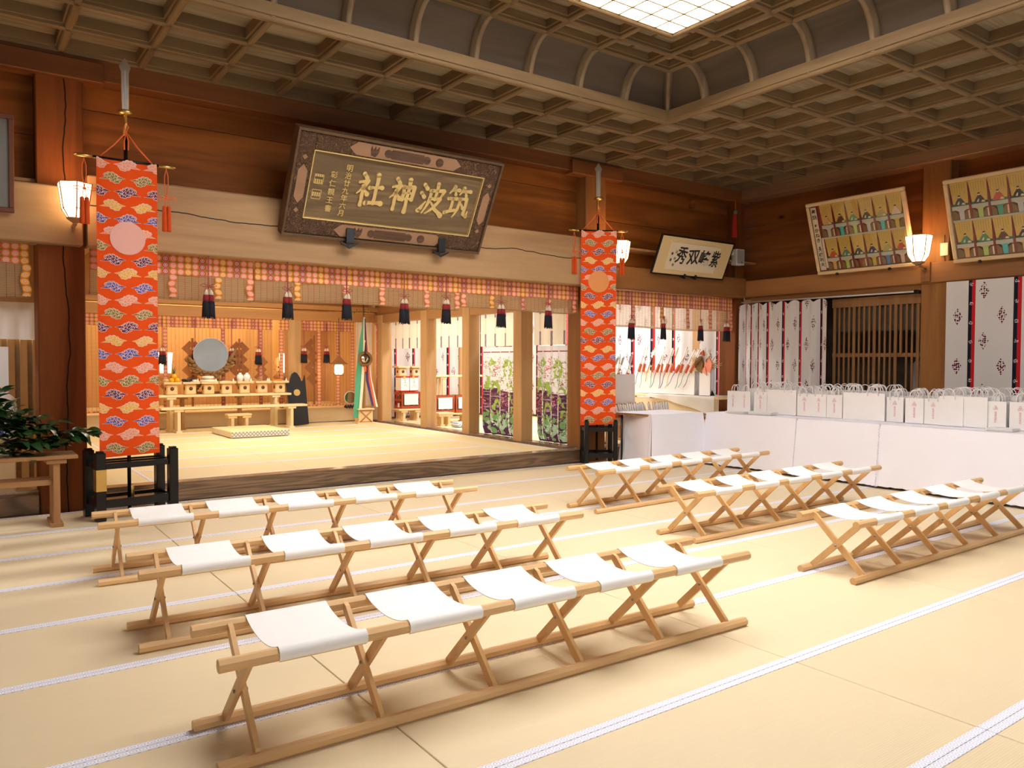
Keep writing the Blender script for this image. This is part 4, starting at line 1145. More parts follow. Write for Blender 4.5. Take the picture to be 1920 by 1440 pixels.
# ------------------------------------------------------------------ poem pictures
ROB={'n':'navy','k':'robe_k','g':'green2','d':'green','o':'robe_o','b':'robe_b','p':'robe_p','r':'robe_r','y':'robe_y','c':'robe_b'}
def poem_picture(label,mw,W_,H_,rows,strips,pad,title=None):
    t=thing('poem_picture',label,'picture',mw=mw)
    f=.055
    for (a,b,c,d) in ((-W_/2,W_/2,0,f),(-W_/2,W_/2,H_-f,H_),(-W_/2,-W_/2+f,f,H_-f),(W_/2-f,W_/2,f,H_-f)): obj('frame',MB().box(((a+b)/2,.0,(c+d)/2),(b-a,.06,d-c),.01),'picframe',t)
    obj('backing',MB().box((0,.03,H_/2),(W_-.06,.01,H_-.06)),'maroon',t)
    x0=-W_/2+f+pad; x1=W_/2-f-.01; rh=(H_-2*f)/2; n=6; cw=(x1-x0)/n
    for r_ in range(2):
        zb=f+(1-r_)*rh; off=0 if r_==0 else 0
        for i in range(n):
            c=t_=None; cx=x0+cw*(i+.5)
            card=link('poem_card',None,t); card.location=(cx,.0,zb)
            k=rows[r_][i]; sc=strips[r_][i]
            mb=MB(); mats=['card','ink2','green','tier','arch',sc,ROB[k],'skin','ink','card','cream2']
            h=rh
            mb.add([(-cw*.5,.010,h*.99),(cw*.5,.010,h*.99),(cw*.40,-.0,h*.42),(-cw*.40,-.0,h*.42)],[(0,3,2,1)],0)
            lr=random.Random(i*7+r_*31+int(W_*100))
            for q in range(6):
                xx=-cw*.36+q*cw*.13; z=h*.94
                while z>h*(.66+lr.uniform(0,.1)):
                    l=lr.uniform(.01,.022)
                    mb.add([(xx,-.001,z),(xx+lr.uniform(.003,.006),-.001,z),(xx+.003,-.001,z-l),(xx-.001,-.001,z-l)],[(0,3,2,1)],1); z-=l+.008
            mb.add([(-cw*.44,-.002,h*.44),(cw*.44,-.002,h*.44),(cw*.46,-.004,h*.38),(-cw*.46,-.004,h*.38)],[(0,3,2,1)],2)
            mb.add([(-cw*.5,-.003,h*.385),(cw*.5,-.003,h*.385),(cw*.5,-.005,h*.28),(-cw*.5,-.005,h*.28)],[(0,3,2,1)],3)
            # robe, face, hat
            dx=lr.uniform(-.01,.01)
            mb.prism([(dx-.07,h*.40),(dx+.075,h*.40),(dx+.05,h*.50),(dx+.018,h*.585),(dx-.016,h*.585),(dx-.05,h*.49)],.004,6,y0=-.008)
            mb.prism([(dx+.02,h*.41),(dx+.07,h*.405),(dx+.06,h*.45),(dx+.035,h*.46)],.002,10,y0=-.010)
            mb.prism([(dx-.035,h*.43),(dx-.01,h*.42),(dx+.0,h*.5),(dx-.012,h*.5)],.002,10 if k in 'kndg' else 6,y0=-.010)
            mb.prism(sm_circle(dx,h*.61,.013,10),.003,7,y0=-.010)
            mb.prism([(dx-.016,h*.625),(dx+.015,h*.628),(dx+.012,h*.655),(dx+.026,h*.665),(dx-.012,h*.655)],.003,8,y0=-.011)
            # stand below: coloured strip between arches
            mb.add([(-cw*.28,-.003,h*.28),(cw*.28,-.003,h*.28),(cw*.14,-.003,h*.24),(cw*.12,-.003,.01),(-cw*.12,-.003,.01),(-cw*.14,-.003,h*.24)],[(0,5,4,3,2,1)],5)
            me=mb.mesh('poem_card',mats); card.data=None
            bpy.data.objects.remove(card); link('poem_card',me,t,(cx,0,zb))
        mb=MB()
        for i in range(n+1):
            cx=x0+cw*i
            ax=[(-.35*cw,.012),(-.35*cw,rh*.17),(-.2*cw,rh*.25),(0,rh*.28),(.2*cw,rh*.25),(.35*cw,rh*.17),(.35*cw,.012)]
            ax=[(max(x0,min(x1,cx+a)),zb+b) for a,b in ax]
            if i==0: ax=[p for p in ax if p[0]>=x0]
            mb.prism(ax,.006,y0=-.012)
            if i not in (0,n): mb.prism([(cx-.03,zb+.02),(cx-.012,zb+.02),(cx-.012,zb+rh*.26),(cx-.03,zb+rh*.24)],.003,1,y0=-.015)
        obj('arch_stands',mb,['arch','cream2'],t)
        mb=MB()
        for i in range(1,n):
            cx=x0+cw*i; mb.prism([(cx-.002,zb+rh*.97),(cx+.002,zb+rh*.97),(cx+.016,zb+rh*.3),(cx+.02,zb+.012),(cx-.004,zb+.012),(cx-.012,zb+rh*.3)],.004,y0=-.018)
        obj('red_pleats',mb,'maroon',t)
    obj('row_divider',MB().box(((x0+x1)/2,-.01,f+rh),(x1-x0,.02,.022)),'tier',t)
    if title:
        ts=obj('title_strip',MB().box((-W_/2+f+.06,-.012,H_/2),(.09,.004,H_-2*f-.04)),'cream2',t)
        z=H_-f-.09
        for ch,sz in title:
            if ch!=' ': place_text(ts,ch,-W_/2+f+.06,z,sz,'ink',-.016,'brushed_character',.001,.0015,1)
            z-=sz*1.12
        obj('name_slip',MB().box((-W_/2+f+.13,-.010,H_*.3),(.035,.004,H_*.42)),'cream2',t)
    obj('glass',MB().box((0,-.022,H_/2),(W_-2*f,.003,H_-2*f)),'glass',t)
    for q in (-.28,.26): obj('hook',MB().box((W_*q,-.035,-.0),(.03,.05,.04),.003),'iron',t)
    return t
mw=framed((11.2,7.24,2.895),(11.2,5.695,2.895),1.14,R(19),R(-90))
poem_picture('tilted gold picture of twelve seated poets with written strip at its left',mw,1.545,1.14,['obgkyp','rgknyr'],[['tier','turq','lime','spkw','turq','yellow'],['lorange','lime','maroon','yellow','blue','robe_p']],.15,
   [('奉',.075),('納',.075),(' ',.04),('証',.04),(' ',.03),('か',.07),('ね',.07),('き',.07),(' ',.03),('氏',.035),('大',.07),('槻',.07),('利',.07),('夫',.07)])
mw=framed((11.2,5.17,2.875),(11.2,3.625,2.875),1.14,R(19),R(-90))
poem_picture('tilted gold picture of seated poets cut by right frame edge, right of lantern',mw,1.545,1.14,['nkrkob','ggbkyn'],[['spkw','lime','mint','spkw','yellow','turq'],['lorange','lime','turq','yellow','blue','robe_p']],.01)
t=thing('framed_picture','dark red framed grey picture cut by left frame edge above the far left blind','picture',mw=framed((-.65,8.62,2.87),(.475,8.62,2.87),.9,R(4),0))
for (a,b,c,d) in ((-.56,.56,0,.045),(-.56,.56,.85,.895),(-.56,-.515,.045,.85),(.515,.56,.045,.85)): obj('frame',MB().box(((a+b)/2,0,(c+d)/2),(b-a,.04,d-c),.006),'robe_b',t)
obj('mat',MB().box((0,.01,.45),(1.04,.01,.82)),'spkg',t); obj('sheet',MB().box((-.05,.0,.45),(.86,.01,.56)),'cream2',t); obj('glass',MB().box((0,-.012,.45),(1.04,.003,.82)),'glass',t)
def _pl(y):
    P=[(7.0,8.6),(7.21,8),(7.57,7),(7.895,6),(8.2,5),(8.39,4),(8.51,3),(8.65,2),(8.80,1)]
    for (a,b),(c,d_) in zip(P[:-1],P[1:]):
        if y<=c: return b+(d_-b)*(y-a)/(c-a)
    return 1
# ------------------------------------------------------------------ right wall: lattice door, curtains, rod
t=thing('door_1','','') if False else None
d=empty_struct('door_1')
obj('top_rail',MB().box((11.42,6.42,2.44),(.05,1.40,.14),.004),'lattice',d)
obj('mid_rail',MB().box((11.425,6.42,1.62),(.03,1.40,.06),.003),'lattice',d)
obj('bottom_rail',MB().box((11.42,6.42,.25),(.05,1.40,.3),.004),'lattice',d)
sl=MB().box((0,0,1.33),(.014,.030,2.1),.003).mesh('slat',M['lattice']); slw=MB().box((0,0,1.33),(.018,.046,2.1),.003).mesh('stile',M['lattice'])
for i in range(17):
    y=7.08-.0825*i; w_=i in (0,4,8,12,16)
    if i==13: continue
    link('stile' if w_ else 'slat',slw if w_ else sl,d,(11.41,y,0))
obj('short_slat',MB().box((11.41,7.08-.0825*13,2.0),(.035,.032,.75),.003),'lattice',d)
obj('backing_boards',MB().box((11.47,6.42,2.2),(.012,1.38,.42)),'cove',d)
v=empty_struct('wall_far_right')
obj('boards',MB().box((12.6,6.4,1.4),(.05,4.4,2.9)).box((12.05,8.6,1.4),(1.1,.05,2.9)).box((12.05,4.2,1.4),(1.1,.05,2.9)).box((12.05,6.4,2.85),(1.1,4.4,.05)).box((12.05,6.4,-.02),(1.1,4.4,.05)),'cove',v)
t=thing('metal_tank','grey metal cylinder standing behind the slatted door','tank',(12.0,5.98,.01)); obj('body',MB().lathe([(.14,0),(.15,.02),(.15,1.45),(.10,1.52)],(0,0,0),20),'zinc',t)
t=thing('curtain_rod','thin white curtain rod over the slatted door','rod',(11.27,7.25,2.53)); obj('rail',MB().cyl((0,1.53,.02),(0,-1.5,0),.013,8),'spkw',t); obj('end_cap',MB().box((0,-1.53,0),(.05,.06,.05),.004),'black',t)
def curtain(name,label,p0,p1,z0,z1,mat,amp,waves,uvfn,group=None,seed=0,spread=0,hang=0,part='cloth',seg=14):
    """p0->p1 run; waves folds; uvfn(u)->metres of cloth"""
    p0=Vector(p0);p1=Vector(p1); d=p1-p0; L=d.length; d.normalize(); nrm=Vector((d.y,-d.x))
    t=thing(name,label,'curtain',(p0.x,p0.y,0),0,group)
    def fn(u,v):
        ph=u*waves*2*PI+seed+.9*math.sin(u*7+seed)
        a=amp*(.55+.45*math.sin(u*5+seed*2))*(1.15-.35*v)
        off=a*math.sin(ph)+a*.3*math.sin(ph*2.3+1)
        s_=L*u
        z=z0+(z1-z0)*v
        if hang: z+=hang*(abs(math.sin(u*waves*PI))-.5)*max(0,v-.93)/.07
        bot=max(0,.12-v)/.12
        off+=spread*bot*bot
        p=d*s_+nrm*off
        return (p.x,p.y,z)
    obj(part,MB().grid(fn,int(max(24,waves*10)),seg,uvfn=lambda u,v:(uvfn(u),(z1-z0)*v)),mat,t)
    return t
curtain('striped_curtain','gathered white curtain with black and red stripes left of slatted door',(11.20,8.76),(11.20,7.07),.1,2.50,'stripe',.045,7,lambda u:.56*(_pl(8.76-1.69*u)+.03),seed=1.2,hang=.05)
curtain('striped_curtain','flat white curtain with black and red stripes right of the wall pillar',(11.22,5.28),(11.22,1.6),.1,2.625,'stripe',.008,9,lambda u:3.68*u+.56-.29,seed=.4)
# ------------------------------------------------------------------ side room drapery
curtain('striped_curtain','white curtain with black and red stripes behind the arrows shelf',(11.20,15.7),(11.20,9.0),.25,2.75,'stripe',.03,14,lambda u:6.7*u*1.05,seed=2)
curtain('striped_curtain','white striped crest curtain on the far end wall seen between the posts',(7.65,15.85),(11.1,15.85),.25,2.75,'stripe',.03,8,lambda u:3.45*u*1.2+.05,seed=3)
curtain('floral_curtain','pine and plum curtain in the opening left of the last post',(7.74,11.66),(7.74,10.34),.21,1.76,'floral',.035,5,lambda u:1.5*u+.02,seed=.7,spread=-.05)
curtain('floral_curtain','pine and plum curtain hanging just left of right orange banner',(7.74,10.07),(7.74,9.24),.21,1.76,'floral',.035,4,lambda u:1.15*u+.12,seed=2.1,spread=-.05)
for i,(a,b,lab) in enumerate([(15.08,13.48,'first opening from the altar wall'),(13.2,11.92,'second opening from the altar wall'),(11.64,10.34,'third opening, over left flowered curtain'),(10.06,9.24,'last opening, over right flowered curtain')]):
    curtain('cream_hanging','cream hanging with patterned purple ribbons in the '+lab,(7.66,a),(7.66,b),1.77,2.44,'kicho',.012,3,lambda u,a=a,b=b:(a-b)*u*1.1,seed=i,group='cream hangings between the posts',seg=6)
curtain('white_drape','plain pale drape at the far end right of the altar blinds',(7.0,15.52),(7.38,15.52),.55,2.34,'drape',.025,3,lambda u:u,seed=.3,seg=6)
curtain('white_valance','short white cloth gathered over tall slats at far left',(-.4,9.5),(.72,9.5),1.72,2.10,'drape',.03,6,lambda u:u,seed=.9,seg=5)
# ------------------------------------------------------------------ far end blinds, folded paper wands, glow
for x0,x1,lab,st in ((1.7,5.22,'long lowered bamboo blind behind the altar and round mirror',[3.2,4.25,4.98]),(5.36,5.55,'narrow strip of lowered blind left of the far end post',[5.40]),(5.84,6.98,'lowered bamboo blind right of the far end post',[6.2,6.62,6.95])):
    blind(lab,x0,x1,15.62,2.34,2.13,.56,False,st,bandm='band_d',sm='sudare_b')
for i,(x,z,lab) in enumerate([(3.14,1.42,'far end, left of mirror'),(3.72,1.44,'far end, over mirror left edge'),(4.4,1.43,'far end, over mirror right edge'),(4.92,1.42,'far end, over the white vases'),(5.86,1.45,'far end, beside the post'),(6.35,1.45,'far end, left of hanging lantern')]):
    tassel('small black and red tassel on blind, '+lab,x,15.535,2.3,z,'tassels on the far end blinds',0,1.0)
def gohei(label,x,y,z,sc,flip=1,double=False):
    t=thing('paper_wand',label,'wand',(x,y,z)); t.scale=(sc,sc,sc)
    obj('staff',MB().box((0,0,.45),(.035,.02,1.3)),'gohei',t)
    for s in ((-1,1) if double else (flip,)):
        zz=1.05; xx=.05*s
        for i in range(4):
            obj('fold',MB().prism([(xx,zz),(xx+.14*s,zz-.14),(xx,zz-.28),(xx-.08*s,zz-.2),(xx-.0*s,zz-.14),(xx-.08*s,zz-.08)],.01,y0=-.005*i),'gohei',t)
            zz-=.2; xx+=.035*s*(1 if i%2 else -1)
    return t
for i,(x,sc,f,db) in enumerate([(2.4,1.1,1,False),(3.75,1.1,1,True),(4.65,1.1,-1,True),(3.25,.8,1,True),(5.1,.8,1,True),(6.3,1.2,-1,False),(5.5,.8,1,True)]):
    gohei('zigzag folded paper wand standing behind the far end blind',x+.15,16.4+.1*(i%2),.75,sc,f,db)['group']='wands behind the far end blinds'
for x,lab in ((5.38,'glowing standing lantern behind the far blind near the end post'),(3.35,'small glowing lamp behind the blind left of round mirror')):
    t=thing('standing_lantern',lab,'lamp',(x+.35 if x>5 else x,16.3,.51)); obj('shade',MB().lathe([(.10,.75),(.13,1.15)],(0,0,0),4,sm=False),'backglow',t); obj('stand',MB().cyl((0,0,0),(0,0,.75),.02,8).lathe([(.12,0),(.12,.03)],(0,0,0),10),'black',t)
# ------------------------------------------------------------------ altar
def slat_table(label,x0,x1,y,z,dep,z0=.2,name='altar_table',legin=.3,mt='hinoki',ml='hinoki_z',th=.04,n=5,cat='table'):
    t=thing(name,label,cat,((x0+x1)/2,y,z0)); W=x1-x0; h=z-z0
    obj('tabletop',MB().box((0,0,h-th/2),(W,dep,th),.006),mt,t)
    for s in (-1,1):
        x=s*(W/2-legin)
        obj('leg_cap',MB().box((x,0,h-th-.02),(.16,dep*.92,.04),.004),mt,t)
        for i in range(n): obj('leg_slat',MB().box((x,-dep*.38+dep*.76*i/(n-1),(h-th-.04)/2+.015),(.055,.032,h-th-.07),.003),ml,t)
        obj('leg_foot',MB().box((x,0,.018),(.10,dep*.95,.036),.004),mt,t)
    return t
slat_table('pale wooden altar table carrying seven offering stands',2.9,5.43,15.25,.87,.33)
slat_table('lower pale wooden altar bench in front of the offering table',2.95,5.62,14.88,.66,.30)
slat_table('dark wooden table behind altar holding the round mirror',3.35,4.65,15.49,.86,.13,name='side_table',mt='midwood',ml='midwood',legin=.12)
def sanbo(label,x,y,z,sc=1,group='offering stands on the altar',rz=0):
    t=thing('offering_stand',label,'stand',(x,y,z),rz,group); t.scale=(sc,)*3
    bs=obj('base',MB().box((0,0,.10),(.19,.19,.20),.02),'sanbo',t)
    obj('tray',MB().box((0,0,.208),(.30,.30,.016),.003).box((0,-.146,.226),(.30,.008,.03)).box((0,.146,.226),(.30,.008,.03)).box((-.146,0,.226),(.008,.29,.03)).box((.146,0,.226),(.008,.29,.03)),'sanbo',t)
    obj('round_opening',MB().cyl((0,-.0965,.115),(0,-.10,.115),.034,16).cyl((-.0965,0,.115),(-.10,0,.115),.034,16),'robe_b',bs)
    return t
SB=[3.225,3.55,3.878,4.206,4.54,4.885,5.235]
NM=['bearing oranges and a pineapple','bearing dark kelp and a white cup','bearing two stacked round rice cakes','bearing a flat white cake','bearing two white bottles','bearing dry straw roots','bearing carrots']
for x,n in zip(SB,NM): sanbo('pale wooden offering stand '+n,x,15.25,.87)
zt=.87+.217; Y=15.25
for i,(dx,dy,dz) in enumerate(((.0,-.05,.05),(.10,-.04,.05),(.05,-.02,.125))): tag(obj('orange',MB().ball((0,0,0),.05),'citrus',loc=(SB[0]+dx,Y+dy,zt+dz)),'round orange in the small heap on the leftmost offering stand','fruit','oranges on the offering stand')
tag(obj('root_vegetable',MB().ball((0,0,0),.05,sc=(1.3,1,.8)),'root',loc=(SB[0]-.09,Y-.02,zt+.045)),'brown round vegetable left of the oranges','vegetable')
t=thing('pineapple','small pineapple with spiky green crown behind the oranges','fruit',(SB[0]+.07,Y+.09,zt)); obj('body',MB().lathe([(.03,.0),(.06,.04),(.062,.12),(.035,.17)],(0,0,0),12),'pine',t)
mb=MB()
for i in range(16):
    a=i*2.4; r=.02+.004*i; mb.add([(.01*math.cos(a+1.5),.01*math.sin(a+1.5),.16),(.01*math.cos(a-1.5),.01*math.sin(a-1.5),.16),(r*1.2*math.cos(a),r*1.2*math.sin(a),.33-.006*i)],[(0,1,2),(0,2,1)])
obj('crown',mb,'green2',t,'spiky green crown')
mb=MB(); rr=random.Random(5)
for i in range(9): mb.ball((rr.uniform(-.07,.05),rr.uniform(-.04,.04),.03+rr.uniform(0,.03)),.035,0,8,6,(1.3,1,.7))
tag(obj('kelp',mb,'kelp',loc=(SB[1]-.04,Y-.03,zt)),'glossy dark kelp heap on second offering stand','food')
tag(obj('cup',MB().lathe([(.02,0),(.035,.01),(.045,.06),(.04,.06),(.03,.012)],(0,0,0),14),'ceramic',loc=(SB[1]+.09,Y,zt)),'white cup beside the dark kelp','cup')
def paperfold(x): tag(obj('paper_fold',MB().add([(-.03,0,0),(.03,0,0),(.0,.01,.09),(.03,.05,0)],[(0,1,2),(1,3,2),(0,2,3)]),'white_paper',loc=(x,Y-.08,zt)),'pointed white paper fold standing at tray corner','paper','paper folds on the offering trays')
for x in (SB[1]+.13,SB[2]+.13,SB[3]+.12,SB[4]+.12,SB[5]+.10,SB[5]+.13,SB[6]+.12): paperfold(x)
tag(obj('rice_cake',MB().lathe([(.02,0),(.13,.012),(.145,.035),(.13,.06),(.02,.07)],(0,0,0),20),'mochi',loc=(SB[2],Y,zt)),'large round rice cake, lower of the stacked pair','food')
tag(obj('rice_cake',MB().lathe([(.02,0),(.10,.01),(.115,.03),(.10,.052),(.02,.06)],(0,0,0),20),'mochi',loc=(SB[2],Y,zt+.071)),'smaller round rice cake, upper of the stacked pair','food')
tag(obj('flat_cake',MB().lathe([(.02,0),(.10,.005),(.12,.015),(.08,.03),(.02,.036)],(0,0,0),20),'mochi',loc=(SB[3],Y,zt)),'flat white cake on the middle offering stand','food')
for q,l in ((-.065,'left'),(.065,'right')): tag(obj('sake_bottle',MB().lathe([(.03,0),(.045,.01),(.062,.08),(.066,.115),(.05,.15),(.022,.165),(.026,.185),(.018,.186)],(0,0,0),16),'ceramic',loc=(SB[4]+q,Y,zt)),'white ceramic bottle on offering stand, %s of the pair'%l,'bottle')
mb=MB(); rr=random.Random(9)
for i in range(34):
    a=rr.uniform(0,2*PI); l=rr.uniform(.05,.13); z=rr.uniform(.0,.13); mb.tube([(-.01,0,.01),(-.01+l*.5*math.cos(a),.04*math.sin(a),z*.6),(-.01+l*math.cos(a),.08*math.sin(a),z+.01)],.003,4)
tag(obj('straw_roots',mb,'root',loc=(SB[5]-.02,Y,zt)),'tangled dry straw roots on the offering stand right of bottles','food')
for i in range(3): tag(obj('carrot',MB().tube([(-.09,0,0),(0,0,0),(.08,.01,.01)],.02,8,rad=[.010,.019,.022]),'carrot',loc=(SB[6]-.05+.01*i,Y-.05+.045*i,zt+.022+.012*(i%2))),'orange carrot lying on the rightmost offering stand','vegetable','carrots on the rightmost stand')
# mirror
t=thing('round_mirror','large round polished mirror in a carved wave cradle behind the altar','mirror',(3.99,15.46,.86))
mb=MB(); mb.cyl((0,.012,.755),(0,-.012,.755),.315,40,sm=False); obj('mirror_disc',mb,'mirror',t)
mb=MB(); mb.tube([(.318*math.cos(2*PI*i/40),0,.755+.318*math.sin(2*PI*i/40)) for i in range(40)],.010,8,closed=True); obj('rim',mb,'zinc',t)
mb=MB(); rr=random.Random(2)
for i in range(46):
    a=R(190+160*i/45); r=.36+.035*math.sin(i*1.7); mb.ball((r*math.cos(a)*1.1,.0+rr.uniform(-.03,.03),.74+r*math.sin(a)),.042,0,7,5,(1.2,.8,.8))
for s in (-1,1):
    mb.tube([(s*.33,0,.62),(s*.42,0,.78),(s*.50,0,.92)] if s>0 else [(s*.33,0,.6),(s*.40,0,.68),(s*.42,0,.72)],.03,6,rad=[.05,.035,.006])
    for i in range(8): mb.ball((s*(.05+.035*i),0,.40-.045*i),.045,0,7,5)
mb.box((0,0,.03),(.66,.13,.05),.01)
obj('carved_cradle',mb,'carved',t,'carved wooden wave cradle')
# stool, mat, cover board
slat_table('small pale wooden stool in front of the altar bench',4.06,4.5,14.72,.52,.24,name='low_stool',legin=.09,mt='sanbo',ml='sanbo',n=4,cat='stool')
t=thing('raised_mat','thick rush mat with blue lattice edging lying before the altar','mat',(4.23,13.85,.206)); obj('rush_top',MB().box((0,0,.055),(.98,1.22,.10),.006),'tatami2',t)
obj('edging',MB().box((0,-.612,.053),(.985,.006,.095)).box((0,.612,.053),(.985,.006,.095)),'mattrim',t); obj('side_edging',MB().box((-.492,0,.053),(.006,1.2,.09)),'whiteribbon',t)
t=thing('crest_board','dark lacquered board with three-lobed top and gold crest leaning by the altar','board',mw=Matrix.Translation((5.66,15.22,.21))@Matrix.Rotation(R(-4),4,'Y')@Matrix.Rotation(R(-6),4,'X'))
pts=[(-.21,0),(.21,0),(.225,.5),(.235,.93)]+[(.235,1.0),(.19,.90),(.14,.88)]+[(.12,.95),(.06,1.05),(0,1.08),(-.06,1.05),(-.12,.95)]+[(-.14,.88),(-.19,.90),(-.235,1.0),(-.235,.93),(-.225,.5)]
pts=[(x*.86,z) for x,z in pts]
n_=len(pts); mb=MB(); cx_=0
vs=[(x,0,z) for x,z in pts]+[(x,.05,z) for x,z in pts]
mb.add(vs,[tuple(range(n_)),tuple(range(n_,2*n_))[::-1]]+[(i,i+n_,(i+1)%n_+n_,(i+1)%n_) for i in range(n_)])
obj('panel',mb,'cover_black',t)
mb=MB()
for i in range(16): a=2*PI*i/16; mb.prism(sm_circle(.055*math.cos(a),.66+.055*math.sin(a),.014,8),.006,y0=-.007)
mb.prism(sm_circle(0,.66,.05,16),.006,y0=-.009); obj('gold_crest',mb,'gold',t)
# ribbon pole
t=thing('ribbon_pole','wooden pole with five-colour ribbons, small mirror and sprig on a boxed foot','pole',(7.0,15.12,.2),R(-6))
obj('base_box',MB().box((0,0,.15),(.30,.28,.28),.006).box((0,0,.30),(.36,.34,.03),.004).box((0,0,.012),(.38,.36,.024),.004),'sanbo',t)
obj('brace',MB().tube([(-.13,-.145,.03),(.13,-.145,.27)],.014,4).tube([(.13,-.145,.03),(-.13,-.145,.27)],.014,4).box((0,-.142,.27),(.28,.012,.03)).box((0,-.142,.03),(.28,.012,.03)),'midwood',t)
obj('pole',MB().cyl((0,0,.30),(0,0,2.25),.035,10),'post',t)
def ribbon(pts,w_,m,lab):
    mb=MB(); n=len(pts); vs=[]
    for x,y,z,ww in pts: vs+=[(x-ww/2,y,z),(x+ww/2,y,z)]
    mb.add(vs,[(2*i,2*i+1,2*i+3,2*i+2) for i in range(n-1)],0,True); mb.add([(a,b+.003,c) for a,b,c in vs],[(2*i,2*i+2,2*i+3,2*i+1) for i in range(n-1)],0,True)
    obj('ribbon',mb,m,t,lab)
ribbon([(-.0,-.05,2.22,.03),(-.06,-.06,1.7,.11),(-.12,-.06,1.0,.15),(-.19,-.10,.12,.15)],0,'mint','green ribbon')
ribbon([(0,-.055,2.22,.03),(-.01,-.07,1.6,.05),(-.05,-.07,.9,.06),(-.13,-.12,.12,.06)],0,'whiteribbon','cream ribbon')
ribbon([(.01,-.05,2.2,.02),(.06,-.06,1.6,.05),(.11,-.07,1.0,.05),(.25,-.12,.34,.04)],0,'whiteribbon','pale ribbon')
ribbon([(.01,-.055,2.2,.02),(.04,-.066,1.6,.05),(.09,-.076,1.0,.05),(.2,-.13,.36,.04)],0,'redribbon','orange red ribbon')
ribbon([(.01,-.06,2.2,.02),(.02,-.07,1.5,.05),(.05,-.08,.9,.06),(.15,-.14,.36,.05)],0,'purple','purple ribbon')
mb=MB().tube([(.13*math.cos(2*PI*i/24),-.10,1.35+.13*math.sin(2*PI*i/24)) for i in range(24)],.03,8,closed=True); obj('mirror_frame',mb,'carved',t); obj('small_mirror',MB().cyl((0,-.09,1.35),(0,-.11,1.35),.11,20),'mirror',t)
obj('jewel_cord',MB().tube([(0,-.13,1.7),(-.02,-.135,1.5),(.02,-.135,1.38),(-.01,-.135,1.3)],.010,6),'black',t); obj('tassel',MB().lathe([(.02,.0),(.03,-.05),(.02,-.12)],(-.01,-.13,1.20),8),'cord_o',t)
mb=MB(); rr=random.Random(4); mb.cyl((0,0,2.2),(0,0,2.5),.012,6,1)
for i in range(26):
    a=rr.uniform(0,2*PI); l=rr.uniform(.05,.22); z=2.28+rr.uniform(0,.25); p=Vector((l*math.cos(a),l*.6*math.sin(a),z)); q=p+Vector((.05*math.cos(a),.03*math.sin(a),.02))
    s_=Vector((-.012*math.sin(a),.012*math.cos(a),.008)); mb.add([p,(p+q)/2+s_,q,(p+q)/2-s_],[(0,1,2,3),(0,3,2,1)])
obj('sprig',mb,['green2','twig'],t,'leafy sprig')
t=thing('small_mirror','small round mirror on black carved stand at the sill by the ribbon pole','mirror',(6.82,15.4,.51)); obj('mirror_disc',MB().cyl((0,.01,.22),(0,-.01,.22),.13,24,sm=False),'mirror',t); obj('rim',MB().tube([(.13*math.cos(2*PI*i/24),0,.22+.13*math.sin(2*PI*i/24)) for i in range(24)],.012,6,closed=True),'spkw',t)
mb=MB()
for i in range(14): mb.ball((-.12+.018*i,0,.06+.02*math.sin(i*1.9)-.03),.025,0,6,4)
obj('carved_foot',mb,'black',t)
t=thing('hanging_lantern','glowing hanging metal lantern with curved roof in front of far blind','lamp',(6.5,15.25,1.2))
obj('glow_body',MB().lathe([(.06,0),(.10,.03),(.10,.17),(.07,.2)],(0,0,.03),6,sm=False),'lantern_glow',t)
mb=MB().lathe([(.20,.0),(.21,.012),(.13,.05),(.05,.14),(.02,.17)],(0,0,.24),6,sm=False); mb.lathe([(.0,0),(.035,.03),(.0,.10)],(0,0,.43),8); mb.lathe([(.09,0),(.10,.02)],(0,0,.0),6,sm=False)
for i in range(6): a=2*PI*i/6; mb.cyl((.10*math.cos(a),.10*math.sin(a),.02),(.10*math.cos(a),.10*math.sin(a),.25),.008,5)
obj('bronze_roof',mb,'gohei',t); obj('chain',MB().cyl((0,0,.52),(0,0,1.2),.006,6),'black',t)
